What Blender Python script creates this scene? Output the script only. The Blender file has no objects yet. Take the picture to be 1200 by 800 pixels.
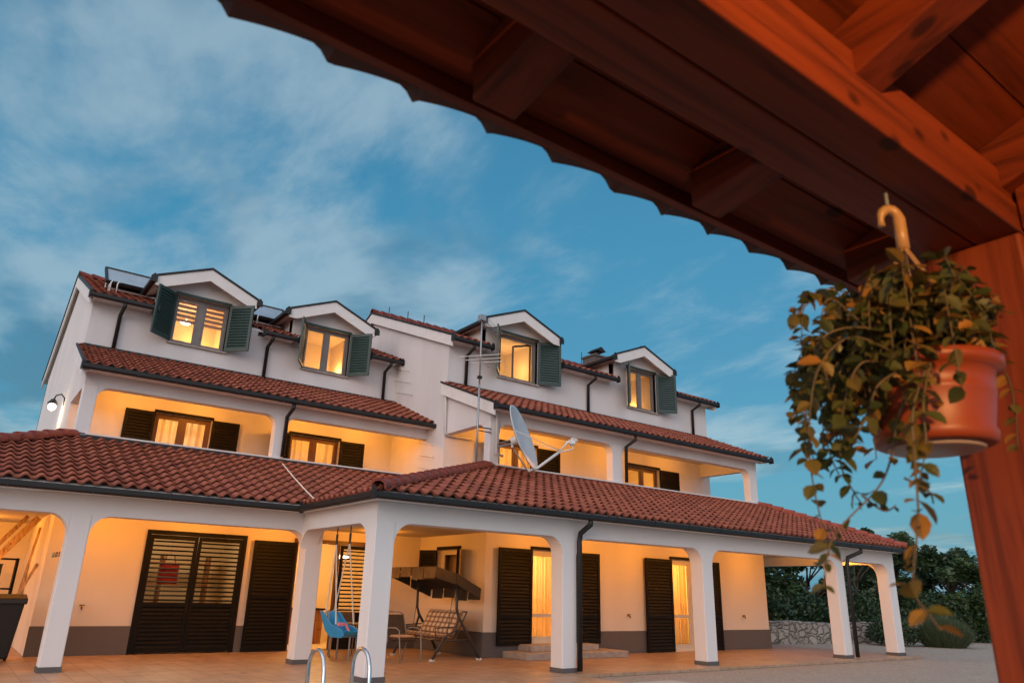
import bpy, bmesh, math, random
from mathutils import Vector, Matrix
R = math.radians
rnd = random.Random(7)
sc = bpy.context.scene
col = sc.collection

# ------------------------------------------------------------------ camera
PITCH, YAW, ROLL, FPX = 0.331038893, 0.63323873, -0.0271664643, 857.44
EYE = Vector((0, 0, 1.42))
fw = Vector((math.sin(YAW)*math.cos(PITCH), math.cos(YAW)*math.cos(PITCH), math.sin(PITCH)))
rt = Vector((math.cos(YAW), -math.sin(YAW), 0))
dn = fw.cross(rt)
c_, s_ = math.cos(ROLL), math.sin(ROLL)
RT, DN = c_*rt + s_*dn, -s_*rt + c_*dn
cam = bpy.data.objects.new("camera", bpy.data.cameras.new("camera"))
col.objects.link(cam)
m3 = Matrix((RT, -DN, -fw)).transposed()
cam.matrix_world = Matrix.Translation(EYE) @ m3.to_4x4()
cam.data.sensor_width = 36.0
cam.data.lens = FPX/1200*36
cam.data.clip_start, cam.data.clip_end = 0.05, 5000
cam.data.dof.use_dof = True
cam.data.dof.focus_distance = 17.0
cam.data.dof.aperture_fstop = 5.0
sc.camera = cam

def ray(px, py):
    return RT*(px-600)+DN*(py-400)+fw*FPX
def at(px, py, axis, val):
    d = ray(px, py)
    return EYE + d*((val-EYE[axis])/d[axis])
def atd(px, py, depth):
    return EYE + ray(px, py)*(depth/FPX)

# ------------------------------------------------------------------ world + sun
w = bpy.data.worlds.new("World"); sc.world = w; w.use_nodes = True
nt = w.node_tree; nt.nodes.clear()
N = nt.nodes.new; Lk = nt.links.new
def wmath(op, a, b=None, clamp=False):
    n = N("ShaderNodeMath"); n.operation = op; n.use_clamp = clamp
    for i, x in enumerate((a, b)):
        if x is None: continue
        if isinstance(x, (int, float)): n.inputs[i].default_value = x
        else: Lk(x, n.inputs[i])
    return n.outputs[0]
def wmix(f, a, b):
    n = N("ShaderNodeMix"); n.data_type = 'RGBA'
    for i, x in ((0, f), (6, a), (7, b)):
        if isinstance(x, (int, float)): n.inputs[i].default_value = x
        elif isinstance(x, tuple): n.inputs[i].default_value = (*x, 1)
        else: Lk(x, n.inputs[i])
    return n.outputs[2]
def wrange(x, a, b, c=0.0, d=1.0):
    n = N("ShaderNodeMapRange"); n.interpolation_type = 'SMOOTHSTEP'
    Lk(x, n.inputs[0])
    for i, v in enumerate((a, b, c, d)): n.inputs[i+1].default_value = v
    return n.outputs[0]
SUN_EL, SUN_ROT = R(4.0), R(238.0)
tc = N("ShaderNodeTexCoord")
sky = N("ShaderNodeTexSky"); sky.sky_type = 'NISHITA'; sky.sun_disc = False
sky.sun_elevation = SUN_EL; sky.sun_rotation = SUN_ROT; sky.air_density = 1.2; sky.ozone_density = 2.0
sep = N("ShaderNodeSeparateXYZ"); Lk(tc.outputs['Generated'], sep.inputs[0])
el = sep.outputs[2]
SKY_LOW, SKY_MID, SKY_TOP = (0.028, 0.275, 0.440), (0.030, 0.225, 0.395), (0.024, 0.150, 0.290)
base = wmix(wrange(el, 0.0, 0.35), SKY_LOW, SKY_MID)
base = wmix(wrange(el, 0.35, 0.8), base, SKY_TOP)
# clouds laid on a plane overhead, so that they shrink towards the horizon
h = wmath('MAXIMUM', wmath('ADD', el, 0.14), 0.05)
cv = N("ShaderNodeCombineXYZ")
Lk(wmath('DIVIDE', sep.outputs[0], h), cv.inputs[0]); Lk(wmath('DIVIDE', sep.outputs[1], h), cv.inputs[1])
def cnoise(scale, detail, rough, off, dist=0.0, stretch=(1, 1, 1), rot=0.0):
    mp = N("ShaderNodeMapping"); Lk(cv.outputs[0], mp.inputs[0])
    mp.inputs[1].default_value = off; mp.inputs[2].default_value = (0, 0, rot); mp.inputs[3].default_value = stretch
    n = N("ShaderNodeTexNoise"); Lk(mp.outputs[0], n.inputs['Vector'])
    n.inputs['Scale'].default_value = scale; n.inputs['Detail'].default_value = detail
    n.inputs['Roughness'].default_value = rough; n.inputs['Distortion'].default_value = dist
    return n.outputs[0]
big = cnoise(0.75, 5, 0.5, (3.1, 0.4, 0), 0.3, (1, 0.75, 1), 0.4)
fine = cnoise(3.2, 7, 0.6, (0.7, 2.2, 0), 0.25, (1, 0.55, 1), 0.4)
dens = wmath('ADD', wmath('MULTIPLY', big, 0.52), wmath('MULTIPLY', fine, 0.48))
# thicker in the north-west (left in the picture), clear in the east
dv = N("ShaderNodeVectorMath"); dv.operation = 'DOT_PRODUCT'; Lk(tc.outputs['Generated'], dv.inputs[0]); dv.inputs[1].default_value = (-0.80, 0.60, 0.0)
west = wrange(dv.outputs['Value'], -0.35, 0.55)
dens = wmath('ADD', dens, wmath('MULTIPLY', wmath('SUBTRACT', west, 0.35), 0.065))
cl = wrange(dens, 0.445, 0.60)
cl_dark = wrange(cnoise(1.5, 5, 0.55, (8.3, 5.1, 0), 0.2, (1, 0.7, 1), 0.4), 0.47, 0.66)
cloudcol = wmix(cl_dark, (0.340, 0.460, 0.530), (0.045, 0.155, 0.250))
base = wmix(wmath('MULTIPLY', cl, 0.70), base, cloudcol)
# after-glow of the sunset behind and left of the camera
gd = N("ShaderNodeVectorMath"); gd.operation = 'DOT_PRODUCT'; Lk(tc.outputs['Generated'], gd.inputs[0])
gd.inputs[1].default_value = (-0.60, -0.52, 0.60)
GLOW = (1.12, 1.05, 1.10)
back = wmix(wrange(gd.outputs['Value'], 0.10, 0.9), base, GLOW)
back = wmix(wrange(el, -0.02, 0.0), (0.10, 0.085, 0.075), back)
bg1 = N("ShaderNodeBackground"); Lk(back, bg1.inputs[0]); bg1.inputs[1].default_value = 1.0
bg2 = N("ShaderNodeBackground"); Lk(sky.outputs[0], bg2.inputs[0]); bg2.inputs[1].default_value = 0.05
ads = N("ShaderNodeAddShader"); Lk(bg1.outputs[0], ads.inputs[0]); Lk(bg2.outputs[0], ads.inputs[1])
wo = N("ShaderNodeOutputWorld"); Lk(ads.outputs[0], wo.inputs[0])

sun = bpy.data.objects.new("sun", bpy.data.lights.new("sun", 'SUN')); col.objects.link(sun)
sun.data.energy = 0.62; sun.data.angle = R(25); sun.data.color = (1.0, 0.78, 0.66)
sd = Vector((-math.cos(R(32)), -math.sin(R(32)), math.tan(R(14))))
sun.rotation_euler = sd.to_track_quat('Z', 'Y').to_euler()
sc.view_settings.view_transform = 'Standard'; sc.view_settings.look = 'None'
sc.view_settings.exposure = 0.0; sc.view_settings.gamma = 1.0
sc.render.engine = 'CYCLES'
sc.cycles.use_denoising = True
sc.cycles.max_bounces = 8; sc.cycles.diffuse_bounces = 4; sc.cycles.glossy_bounces = 3
sc.cycles.transmission_bounces = 5; sc.cycles.transparent_max_bounces = 10
sc.cycles.sample_clamp_indirect = 4.0
sc.cycles.caustics_reflective = False; sc.cycles.caustics_refractive = False

# ------------------------------------------------------------------ materials
class Mat:
    def __init__(s, name):
        s.m = bpy.data.materials.new(name); s.m.use_nodes = True
        s.t = s.m.node_tree; s.b = s.t.nodes["Principled BSDF"]
        s.tc = s.t.nodes.new("ShaderNodeTexCoord")
    def n(s, typ, **kw):
        n = s.t.nodes.new(typ)
        for k, v in kw.items():
            if k in n.inputs: n.inputs[k].default_value = v
            else: setattr(n, k, v)
        return n
    def l(s, a, b): s.t.links.new(a, b)
    def coord(s, scale=(1, 1, 1), rot=(0, 0, 0), out='Object'):
        mp = s.n("ShaderNodeMapping"); s.l(s.tc.outputs[out], mp.inputs[0])
        mp.inputs[2].default_value = rot; mp.inputs[3].default_value = scale
        return mp.outputs[0]
    def noise(s, scale, detail=4, rough=.55, vec=None, dist=0):
        n = s.n("ShaderNodeTexNoise"); n.inputs['Scale'].default_value = scale; n.inputs['Detail'].default_value = detail
        n.inputs['Roughness'].default_value = rough; n.inputs['Distortion'].default_value = dist
        s.l(vec if vec is not None else s.tc.outputs['Object'], n.inputs['Vector']); return n.outputs[0]
    def ramp(s, x, stops):
        r = s.n("ShaderNodeValToRGB"); s.l(x, r.inputs[0]); e = r.color_ramp.elements
        while len(e) < len(stops): e.new(0.5)
        for k, (p, c) in enumerate(stops): e[k].position = p; e[k].color = (*c, 1)
        return r.outputs[0]
    def mix(s, f, a, b, mode='MIX'):
        n = s.n("ShaderNodeMix"); n.data_type = 'RGBA'; n.blend_type = mode
        for i, x in ((0, f), (6, a), (7, b)):
            if isinstance(x, (int, float)): n.inputs[i].default_value = x
            elif isinstance(x, tuple): n.inputs[i].default_value = (*x, 1)
            else: s.l(x, n.inputs[i])
        return n.outputs[2]
    def math(s, op, a, b=None):
        n = s.n("ShaderNodeMath"); n.operation = op
        for i, x in enumerate((a, b)):
            if x is None: continue
            if isinstance(x, (int, float)): n.inputs[i].default_value = x
            else: s.l(x, n.inputs[i])
        return n.outputs[0]
    def color(s, c):
        if isinstance(c, tuple): s.b.inputs['Base Color'].default_value = (*c, 1)
        else: s.l(c, s.b.inputs['Base Color'])
    def rough(s, r):
        if isinstance(r, (int, float)): s.b.inputs['Roughness'].default_value = r
        else: s.l(r, s.b.inputs['Roughness'])
    def bump(s, hgt, strength, dist=.02):
        b = s.n("ShaderNodeBump"); b.inputs['Strength'].default_value = strength; b.inputs['Distance'].default_value = dist
        s.l(hgt, b.inputs['Height']); s.l(b.outputs[0], s.b.inputs['Normal'])

def sc3(c, k): return tuple(min(1, x*k) for x in c)
def plain(name, c, r=.6, var=.12, scale=6, bump=0.0, metal=0.0, bscale=40, spec=None):
    m = Mat(name); x = m.noise(scale)
    m.color(m.ramp(x, [(.3, sc3(c, 1-var)), (.7, sc3(c, 1+var))])); m.rough(r)
    m.b.inputs['Metallic'].default_value = metal
    if spec is not None: m.b.inputs['Specular IOR Level'].default_value = spec
    if bump: m.bump(m.noise(bscale, 3), bump, .01)
    return m.m
def stucco(name, c, stain=.10):
    m = Mat(name)
    streak = m.noise(1.0, 5, .6, m.coord((1.3, 1.3, .3)))
    patch = m.noise(.9, 4, .6)
    a = m.ramp(streak, [(.3, sc3(c, 1-stain*.7)), (.66, c)])
    b = m.mix(m.math('MULTIPLY', patch, .35), a, sc3(c, 1-1.3*stain))
    m.color(b); m.rough(.9); m.b.inputs['Specular IOR Level'].default_value = .2
    m.bump(m.noise(55, 4, .7), .35, .008)
    return m.m
def emit(name, c, k):
    m = Mat(name); m.color((.8, .8, .8)); m.b.inputs['Emission Color'].default_value = (*c, 1); m.b.inputs['Emission Strength'].default_value = k
    return m.m
def tile_mat(name, c):
    m = Mat(name); uv = m.tc.outputs['UV']
    fl = m.n("ShaderNodeVectorMath", operation='FLOOR'); m.l(uv, fl.inputs[0])
    wn = m.n("ShaderNodeTexWhiteNoise", noise_dimensions='2D'); m.l(fl.outputs[0], wn.inputs['Vector'])
    a = m.ramp(wn.outputs[0], [(0, sc3(c, .72)), (.5, c), (1, (c[0]*1.22, c[1]*1.35, c[2]*1.4))])
    b = m.mix(m.math('MULTIPLY', m.noise(2.2, 5, .65), .5), a, sc3(c, .62))
    lich = m.ramp(m.noise(9, 5, .7), [(.62, (0, 0, 0)), (.74, (1, 1, 1))])
    d = m.mix(m.math('MULTIPLY', lich, .22), b, (.30, .22, .17))
    m.color(d); m.rough(.72); m.bump(m.noise(70, 3), .25, .006)
    return m.m
def wood(name, c, axis, rough=.45, bump=.12):
    m = Mat(name)
    sc_ = [24, 24, 24]; sc_[axis] = 1.3
    v = m.coord(tuple(sc_))
    g = m.noise(1.0, 6, .62, v, .6)
    a = m.ramp(g, [(.30, sc3(c, .28)), (.5, c), (.72, (c[0]*1.35, c[1]*1.4, c[2]*1.4))])
    ks = [9.5, 9.5, 9.5]; ks[axis] = 5.5
    vo = m.n("ShaderNodeTexVoronoi"); m.l(m.coord(tuple(ks)), vo.inputs['Vector']); vo.inputs['Scale'].default_value = 1.0
    vo.inputs['Randomness'].default_value = 1.0
    k = m.ramp(vo.outputs['Distance'], [(.11, (1, 1, 1)), (.18, (0, 0, 0))])
    b = m.mix(m.math('MULTIPLY', k, .82), a, sc3(c, .16))
    m.color(b); m.rough(rough); m.b.inputs['Specular IOR Level'].default_value = .25; m.bump(g, bump, .004)
    return m.m
def glass(name, tint=(1, 1, 1), refl=.12):
    m = Mat(name); t = m.t
    tr = m.n("ShaderNodeBsdfTransparent"); tr.inputs[0].default_value = (*tint, 1)
    gl = m.n("ShaderNodeBsdfGlossy"); gl.inputs['Roughness'].default_value = .02
    lw = m.n("ShaderNodeLayerWeight"); lw.inputs[0].default_value = .35
    mx = m.n("ShaderNodeMixShader"); m.l(m.math('MINIMUM', m.math('ADD', m.math('MULTIPLY', lw.outputs['Fresnel'], .6), refl*.3), .8), mx.inputs[0])
    m.l(tr.outputs[0], mx.inputs[1]); m.l(gl.outputs[0], mx.inputs[2])
    m.l(mx.outputs[0], t.nodes['Material Output'].inputs[0])
    return m.m
def cloth(name, c, trans=.5):
    m = Mat(name); t = m.t
    d = m.n("ShaderNodeBsdfDiffuse"); tl = m.n("ShaderNodeBsdfTranslucent")
    f = m.ramp(m.noise(3, 3), [(.3, sc3(c, .85)), (.7, c)])
    m.l(f, d.inputs[0]); m.l(f, tl.inputs[0])
    mx = m.n("ShaderNodeMixShader"); mx.inputs[0].default_value = trans
    m.l(d.outputs[0], mx.inputs[1]); m.l(tl.outputs[0], mx.inputs[2]); m.l(mx.outputs[0], t.nodes['Material Output'].inputs[0])
    return m.m
def leafmat(name, stops, trans=.3, rough=.45):
    m = Mat(name); t = m.t
    at_ = m.n("ShaderNodeAttribute", attribute_name='tone')
    c = m.ramp(at_.outputs['Fac'], stops)
    m.color(c); m.rough(rough)
    tl = m.n("ShaderNodeBsdfTranslucent"); m.l(c, tl.inputs[0])
    mx = m.n("ShaderNodeMixShader"); mx.inputs[0].default_value = trans
    m.l(m.b.outputs[0], mx.inputs[1]); m.l(tl.outputs[0], mx.inputs[2]); m.l(mx.outputs[0], t.nodes['Material Output'].inputs[0])
    return m.m
def plaid(name):
    m = Mat(name); uv = m.tc.outputs['UV']
    sp = m.n("ShaderNodeSeparateXYZ"); m.l(uv, sp.inputs[0])
    def band(x, per, a, b):
        f = m.math('FRACT', m.math('MULTIPLY', x, per))
        return m.math('MULTIPLY', m.math('GREATER_THAN', f, a), m.math('LESS_THAN', f, b))
    cA = m.mix(m.math('MULTIPLY', band(sp.outputs[0], 8, .0, .42), .70), (.72, .60, .44), (.16, .075, .035))
    cB = m.mix(m.math('MULTIPLY', band(sp.outputs[1], 5, .0, .40), .75), cA, (.17, .08, .04))
    cC = m.mix(m.math('MULTIPLY', band(sp.outputs[0], 9, .62, .70), .7), cB, (.45, .10, .05))
    m.color(cC); m.rough(.9); return m.m

M = {}
M['white'] = stucco('white_render', (.74, .735, .745), .17)
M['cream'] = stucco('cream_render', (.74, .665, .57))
M['column'] = stucco('column_render', (.76, .755, .765), .07)
M['ceiling'] = stucco('ceiling_render', (.62, .55, .44))
M['plinth'] = stucco('plinth_render', (.125, .118, .118))
M['trimwhite'] = plain('white_painted_board', (.74, .73, .72), .6, .05, 3, .1)
M['tile'] = tile_mat('terracotta_roof_tile', (.285, .074, .038))
M['ridge'] = plain('ridge_tile_clay', (.29, .07, .05), .75, .3, 9, .3)
M['gutter'] = plain('dark_brown_metal', (.011, .010, .010), .5, .2, 5)
M['green'] = plain('dark_green_shutter_paint', (.022, .052, .047), .45, .15, 8)
M['brown'] = plain('dark_brown_shutter_paint', (.0085, .0075, .0065), .6, .2, 8, spec=.12)
M['frame'] = plain('grey_window_frame', (.20, .18, .17), .5, .1, 5)
M['brownframe'] = plain('brown_window_frame', (.10, .045, .022), .5, .15, 8)
M['whiteframe'] = plain('white_door_frame', (.62, .56, .46), .5, .06, 5)
M['glass'] = glass('window_glass')
M['curtain'] = cloth('yellow_curtain_cloth', (.86, .62, .30), .6)
M['room'] = stucco('room_paint', (.80, .66, .44), .04)
M['sheer'] = cloth('sheer_curtain_cloth', (.80, .66, .46), .65)
M['stone_step'] = plain('stone_step', (.36, .31, .27), .7, .2, 7, .3)
M['steel'] = plain('polished_steel', (.62, .64, .66), .22, .05, 4, 0, 1.0)
M['galv'] = plain('galvanised_steel', (.34, .36, .38), .45, .15, 9, 0, .6)
M['darkmetal'] = plain('dark_metal_tube', (.035, .033, .035), .4, .2, 6)
M['greymetal'] = plain('grey_metal_tube', (.23, .22, .21), .4, .15, 6)
M['black'] = plain('black_plastic', (.007, .0075, .007), .5, .2, 6)
M['dish'] = plain('satellite_dish_paint', (.52, .57, .60), .5, .08, 3)
M['whitepl'] = plain('white_plastic', (.66, .66, .64), .45, .06, 5)
M['canvas'] = plain('shaded_canvas', (.045, .034, .022), .9, .25, 5, .2)  # canopy cloth, with the shadow on its sides put into the colour
M['plaid'] = plaid('plaid_cushion_cloth')
M['blue'] = plain('blue_swing_plastic', (.015, .24, .47), .4, .08, 5)
M['pink'] = plain('pink_plastic', (.72, .20, .22), .4, .05)
M['rope'] = plain('white_rope', (.62, .55, .47), .8, .1, 20)
M['rattan'] = plain('dark_woven_rattan', (.05, .035, .026), .7, .35, 30, .5)
M['plank'] = wood('raw_plank_wood', (.42, .26, .13), 2, .7)
M['cabinet'] = wood('kitchen_cabinet_wood', (.28, .12, .045), 2, .4)
M['pot'] = plain('terracotta_plastic', (.235, .042, .012), .46, .05, 4)
M['saucer'] = plain('pale_saucer_plastic', (.40, .30, .27), .45, .1, 4)
M['hook'] = plain('beige_plastic_hook', (.42, .24, .10), .4, .06)
M['bulb'] = emit('lit_bulb', (1.0, .72, .36), 9)
M['bulbwhite'] = emit('lit_lamp_globe', (1.0, .82, .58), 12)
M['red'] = plain('red_cloth', (.40, .02, .02), .8, .2)
M['copper'] = plain('brass_tap_metal', (.08, .055, .03), .35, .2, 5, 0, .7)
M['bark'] = plain('tree_bark', (.07, .05, .035), .9, .4, 8, .6)
M['w_x'] = wood('red_stained_timber_along_x', (.18, .031, .0075), 0, .6)
M['w_y'] = wood('red_stained_timber_along_y', (.165, .027, .007), 1, .6)
M['w_z'] = wood('red_stained_timber_upright', (.19, .036, .0105), 2, .5)
M['edge_tile'] = tile_mat('brown_eaves_tile', (.11, .045, .035))
M['vine'] = leafmat('trailing_plant_leaf', [(0, (.030, .055, .020)), (.4, (.085, .098, .028)), (.68, (.18, .135, .034)), (1, (.36, .17, .034))], .35)
M['stem'] = plain('plant_stem', (.10, .075, .04), .6, .2)
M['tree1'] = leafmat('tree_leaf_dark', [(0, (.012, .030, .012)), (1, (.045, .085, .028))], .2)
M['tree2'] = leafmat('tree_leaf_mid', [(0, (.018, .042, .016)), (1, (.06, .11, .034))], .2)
M['laven'] = leafmat('grey_green_leaf', [(0, (.035, .06, .03)), (1, (.12, .16, .085))], .2)

def terrace_mat():
    m = Mat('terrace_tile'); v = m.coord((1, 1, 1), (0, 0, 0))
    br = m.n("ShaderNodeTexBrick"); m.l(v, br.inputs['Vector']); br.offset = 0.0
    br.inputs['Scale'].default_value = 1.0; br.inputs['Brick Width'].default_value = .33; br.inputs['Row Height'].default_value = .33
    br.inputs['Mortar Size'].default_value = .009; br.inputs['Color1'].default_value = (.35, .22, .14, 1); br.inputs['Color2'].default_value = (.47, .32, .21, 1)
    br.inputs['Mortar'].default_value = (.15, .11, .085, 1)
    x = m.mix(m.math('MULTIPLY', m.noise(1.6, 6, .65), .4), br.outputs[0], (.25, .14, .09))
    x = m.mix(m.math('MULTIPLY', m.ramp(m.noise(6, 6, .75), [(.42, (0, 0, 0)), (.62, (1, 1, 1))]), .4), x, (.56, .40, .27))
    m.color(x); m.rough(m.ramp(m.noise(3, 4), [(.3, (.34,)*3), (.7, (.55,)*3)]))
    m.bump(m.math('SUBTRACT', m.noise(30, 4, .6), br.outputs['Fac']), .25, .006); return m.m
def gravel_mat():
    m = Mat('pale_gravel')
    vo = m.n("ShaderNodeTexVoronoi"); vo.inputs['Scale'].default_value = 26; m.l(m.tc.outputs['Object'], vo.inputs['Vector'])
    c1 = m.ramp(vo.outputs['Color'], [(0, (.28, .235, .19)), (.5, (.38, .325, .27)), (1, (.50, .44, .37))])
    x = m.mix(m.math('MULTIPLY', m.noise(1.1, 6, .7), .6), c1, (.24, .19, .15))
    sp = m.ramp(m.noise(5.5, 5, .75), [(.60, (0, 0, 0)), (.68, (1, 1, 1))])
    x = m.mix(m.math('MULTIPLY', sp, .35), x, (.13, .105, .085))
    m.color(x); m.rough(.9); m.bump(m.math('ADD', vo.outputs['Distance'], m.noise(14, 5, .7)), .5, .03); return m.m
def drystone_mat():
    m = Mat('rubble_stone_wall'); v0 = m.coord((1, 1, 1.3))
    wn_ = m.n("ShaderNodeTexNoise"); wn_.inputs['Scale'].default_value = 2.2; wn_.inputs['Detail'].default_value = 3; m.l(v0, wn_.inputs['Vector'])
    vm = m.n("ShaderNodeVectorMath", operation='MULTIPLY_ADD'); m.l(wn_.outputs['Color'], vm.inputs[0]); vm.inputs[1].default_value = (.55, .55, .55); m.l(v0, vm.inputs[2]); v = vm.outputs[0]
    vo = m.n("ShaderNodeTexVoronoi"); vo.inputs['Scale'].default_value = 3.0; m.l(v, vo.inputs['Vector'])
    ve = m.n("ShaderNodeTexVoronoi", feature='DISTANCE_TO_EDGE'); ve.inputs['Scale'].default_value = 3.0; m.l(v, ve.inputs['Vector'])
    c1 = m.ramp(vo.outputs['Color'], [(0, (.27, .245, .225)), (.5, (.42, .39, .35)), (1, (.55, .51, .45))])
    x = m.mix(m.math('MULTIPLY', m.noise(9, 5, .7), .5), c1, (.17, .15, .13))
    mort = m.ramp(ve.outputs[0], [(.012, (1, 1, 1)), (.05, (0, 0, 0))])
    x = m.mix(m.math('MULTIPLY', mort, .85), x, (.07, .06, .055))
    m.color(x); m.rough(.9); m.bump(m.ramp(ve.outputs[0], [(.0, (0, 0, 0)), (.16, (1, 1, 1))]), .9, .08); return m.m
M['terrace'] = terrace_mat(); M['gravel'] = gravel_mat(); M['drystone'] = drystone_mat()
M['coping'] = plain('pale_coping_stone', (.46, .42, .37), .75, .12, 6, .2)
M['panelglass'] = plain('solar_collector_glass', (.60, .64, .66), .28, .1, 3, 0, 0.55)
M['hill'] = plain('wooded_hill', (.04, .07, .045), .95, .3, .05)

# ------------------------------------------------------------------ mesh helpers
def link(o): col.objects.link(o); return o
def thing(name, label, cat, loc, group=None, rz=0.0):
    o = link(bpy.data.objects.new(name, None)); o.location = loc; o.rotation_euler = (0, 0, rz)
    o.empty_display_size = .1
    o['label'] = label; o['category'] = cat
    if group: o['group'] = group
    return o
def tag(o, label=None, cat=None, group=None, kind=None):
    for k, v in (('label', label), ('category', cat), ('group', group), ('kind', kind)):
        if v: o[k] = v
    return o
class MB:
    def __init__(s, T=None): s.v = []; s.f = []; s.uv = []; s.tone = []; s.T = T
    def add(s, vs, fs, uvs=None, tone=None):
        b = len(s.v)
        for p in vs:
            p = Vector(p); s.v.append(s.T @ p if s.T is not None else p)
        for k, f in enumerate(fs):
            s.f.append([b+i for i in f]); s.uv.append(uvs[k] if uvs else None); s.tone.append(tone if tone is not None else .5)
        return s
    def box(s, x0, x1, y0, y1, z0, z1):
        return s.add([(x0, y0, z0), (x1, y0, z0), (x1, y1, z0), (x0, y1, z0), (x0, y0, z1), (x1, y0, z1), (x1, y1, z1), (x0, y1, z1)],
                     [(3, 2, 1, 0), (4, 5, 6, 7), (0, 1, 5, 4), (1, 2, 6, 5), (2, 3, 7, 6), (3, 0, 4, 7)])
    def quad(s, a, b, c, d, tone=None): return s.add([a, b, c, d], [(0, 1, 2, 3)], [[(0, 0), (1, 0), (1, 1), (0, 1)]], tone)
    def obox(s, c, ax, ay, az):
        c, ax, ay, az = map(Vector, (c, ax, ay, az))
        vs = [c + sx*ax + sy*ay + sz*az for sz in (-1, 1) for sx, sy in ((-1, -1), (1, -1), (1, 1), (-1, 1))]
        return s.add(vs, [(3, 2, 1, 0), (4, 5, 6, 7), (0, 1, 5, 4), (1, 2, 6, 5), (2, 3, 7, 6), (3, 0, 4, 7)])
    def bar(s, p, q, wd, ht, up=(0, 0, 1)):
        p, q, up = Vector(p), Vector(q), Vector(up); d = (q-p).normalized()
        sd = d.cross(up)
        if sd.length < 1e-4: sd = d.cross(Vector((1, 0, 0)))
        sd.normalize(); u = sd.cross(d)
        return s.obox((p+q)/2, d*((q-p).length/2), sd*wd/2, u*ht/2)
    def tube(s, pts, r, n=8, closed=False):
        pts = [Vector(p) for p in pts]; k = len(pts)
        rs = r if isinstance(r, (list, tuple)) else [r]*k
        rings = []; prev = None
        for i, p in enumerate(pts):
            d = (pts[min(i+1, k-1)]-pts[max(i-1, 0)]).normalized()
            if prev is None:
                a = d.cross(Vector((0, 0, 1)))
                if a.length < 1e-3: a = d.cross(Vector((1, 0, 0)))
            else: a = prev - d*prev.dot(d)
            a.normalize(); prev = a; b = d.cross(a)
            rings.append([p + (a*math.cos(t)+b*math.sin(t))*rs[i] for t in [2*math.pi*j/n for j in range(n)]])
        vs = [q for g in rings for q in g]; fs = []
        for i in range(k-1):
            for j in range(n):
                fs.append((i*n+j, i*n+(j+1) % n, (i+1)*n+(j+1) % n, (i+1)*n+j))
        fs.append(tuple(range(n-1, -1, -1))); fs.append(tuple((k-1)*n+j for j in range(n)))
        return s.add(vs, fs)
    def lathe(s, c, prof, n=24, ax=(0, 0, 1)):
        ax = Vector(ax).normalized(); a = ax.cross(Vector((1, 0, 0)))
        if a.length < .1: a = ax.cross(Vector((0, 1, 0)))
        a.normalize(); b = ax.cross(a); c = Vector(c)
        vs = [c + ax*z + (a*math.cos(t)+b*math.sin(t))*r for r, z in prof for t in [2*math.pi*j/n for j in range(n)]]
        fs = [(i*n+j, i*n+(j+1) % n, (i+1)*n+(j+1) % n, (i+1)*n+j) for i in range(len(prof)-1) for j in range(n)]
        return s.add(vs, fs)
    def prism(s, poly, axis, a0, a1):
        n = len(poly)
        def P(u, v, a): return {'x': (a, u, v), 'y': (u, a, v), 'z': (u, v, a)}[axis]
        vs = [P(u, v, a0) for u, v in poly] + [P(u, v, a1) for u, v in poly]
        fs = [tuple(range(n)), tuple(range(2*n-1, n-1, -1))] + [(i, i+n, (i+1) % n+n, (i+1) % n) for i in range(n)]
        return s.add(vs, fs)
    def cells(s, axis, U, V, holes, a, depth=None, rim=True):
        """a wall in a plane with rectangular openings; depth adds the back face and the reveals"""
        us = sorted({U[0], U[1]} | {x for h in holes for x in h[:2] if U[0] < x < U[1]})
        vs = sorted({V[0], V[1]} | {x for h in holes for x in h[2:] if V[0] < x < V[1]})
        def P(u, v, d): return {'y': (u, a+d, v), 'x': (a+d, u, v), 'z': (u, v, a+d)}[axis]
        for i in range(len(us)-1):
            for j in range(len(vs)-1):
                cu, cv_ = (us[i]+us[i+1])/2, (vs[j]+vs[j+1])/2
                if any(h[0] < cu < h[1] and h[2] < cv_ < h[3] for h in holes): continue
                for d in ((0,) if depth is None else (0, depth)):
                    s.quad(P(us[i], vs[j], d), P(us[i+1], vs[j], d), P(us[i+1], vs[j+1], d), P(us[i], vs[j+1], d))
        if depth is not None:
            for u0, u1, v0, v1 in list(holes) + ([(U[0], U[1], V[0], V[1])] if rim else []):
                for (p, q) in (((u0, v0), (u1, v0)), ((u1, v0), (u1, v1)), ((u1, v1), (u0, v1)), ((u0, v1), (u0, v0))):
                    s.quad(P(*p, 0), P(*q, 0), P(*q, depth), P(*p, depth))
        return s
    def mesh(s, name, mat, smooth=False):
        me = bpy.data.meshes.new(name); me.from_pydata(s.v, [], s.f)
        if any(u for u in s.uv):
            ul = me.uv_layers.new(name='UVMap'); k = 0
            for f, u in zip(s.f, s.uv):
                for j in range(len(f)):
                    if u: ul.data[k].uv = u[j]
                    k += 1
        if any(t != .5 for t in s.tone):
            at_ = me.attributes.new('tone', 'FLOAT', 'FACE')
            at_.data.foreach_set('value', s.tone)
        me.materials.append(mat)
        if smooth: me.polygons.foreach_set('use_smooth', [True]*len(me.polygons))
        me.update(); return me
    def build(s, name, mat, parent=None, smooth=False, bevel=0.0, local=False, solid=0.0, label=None):
        o = link(bpy.data.objects.new(name, s.mesh(name, mat, smooth)))
        if parent is not None:
            o.parent = parent
            if not local:
                p = parent
                while p.parent is not None: p = p.parent
                o.location = -p.location if parent.parent is None else (0, 0, 0)
        if solid:
            md = o.modifiers.new('thickness', 'SOLIDIFY'); md.thickness = solid; md.offset = 0
        if bevel:
            md = o.modifiers.new('bevel', 'BEVEL'); md.width = bevel; md.segments = 2; md.limit_method = 'ANGLE'
        if label: o['label'] = label
        return o
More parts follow.
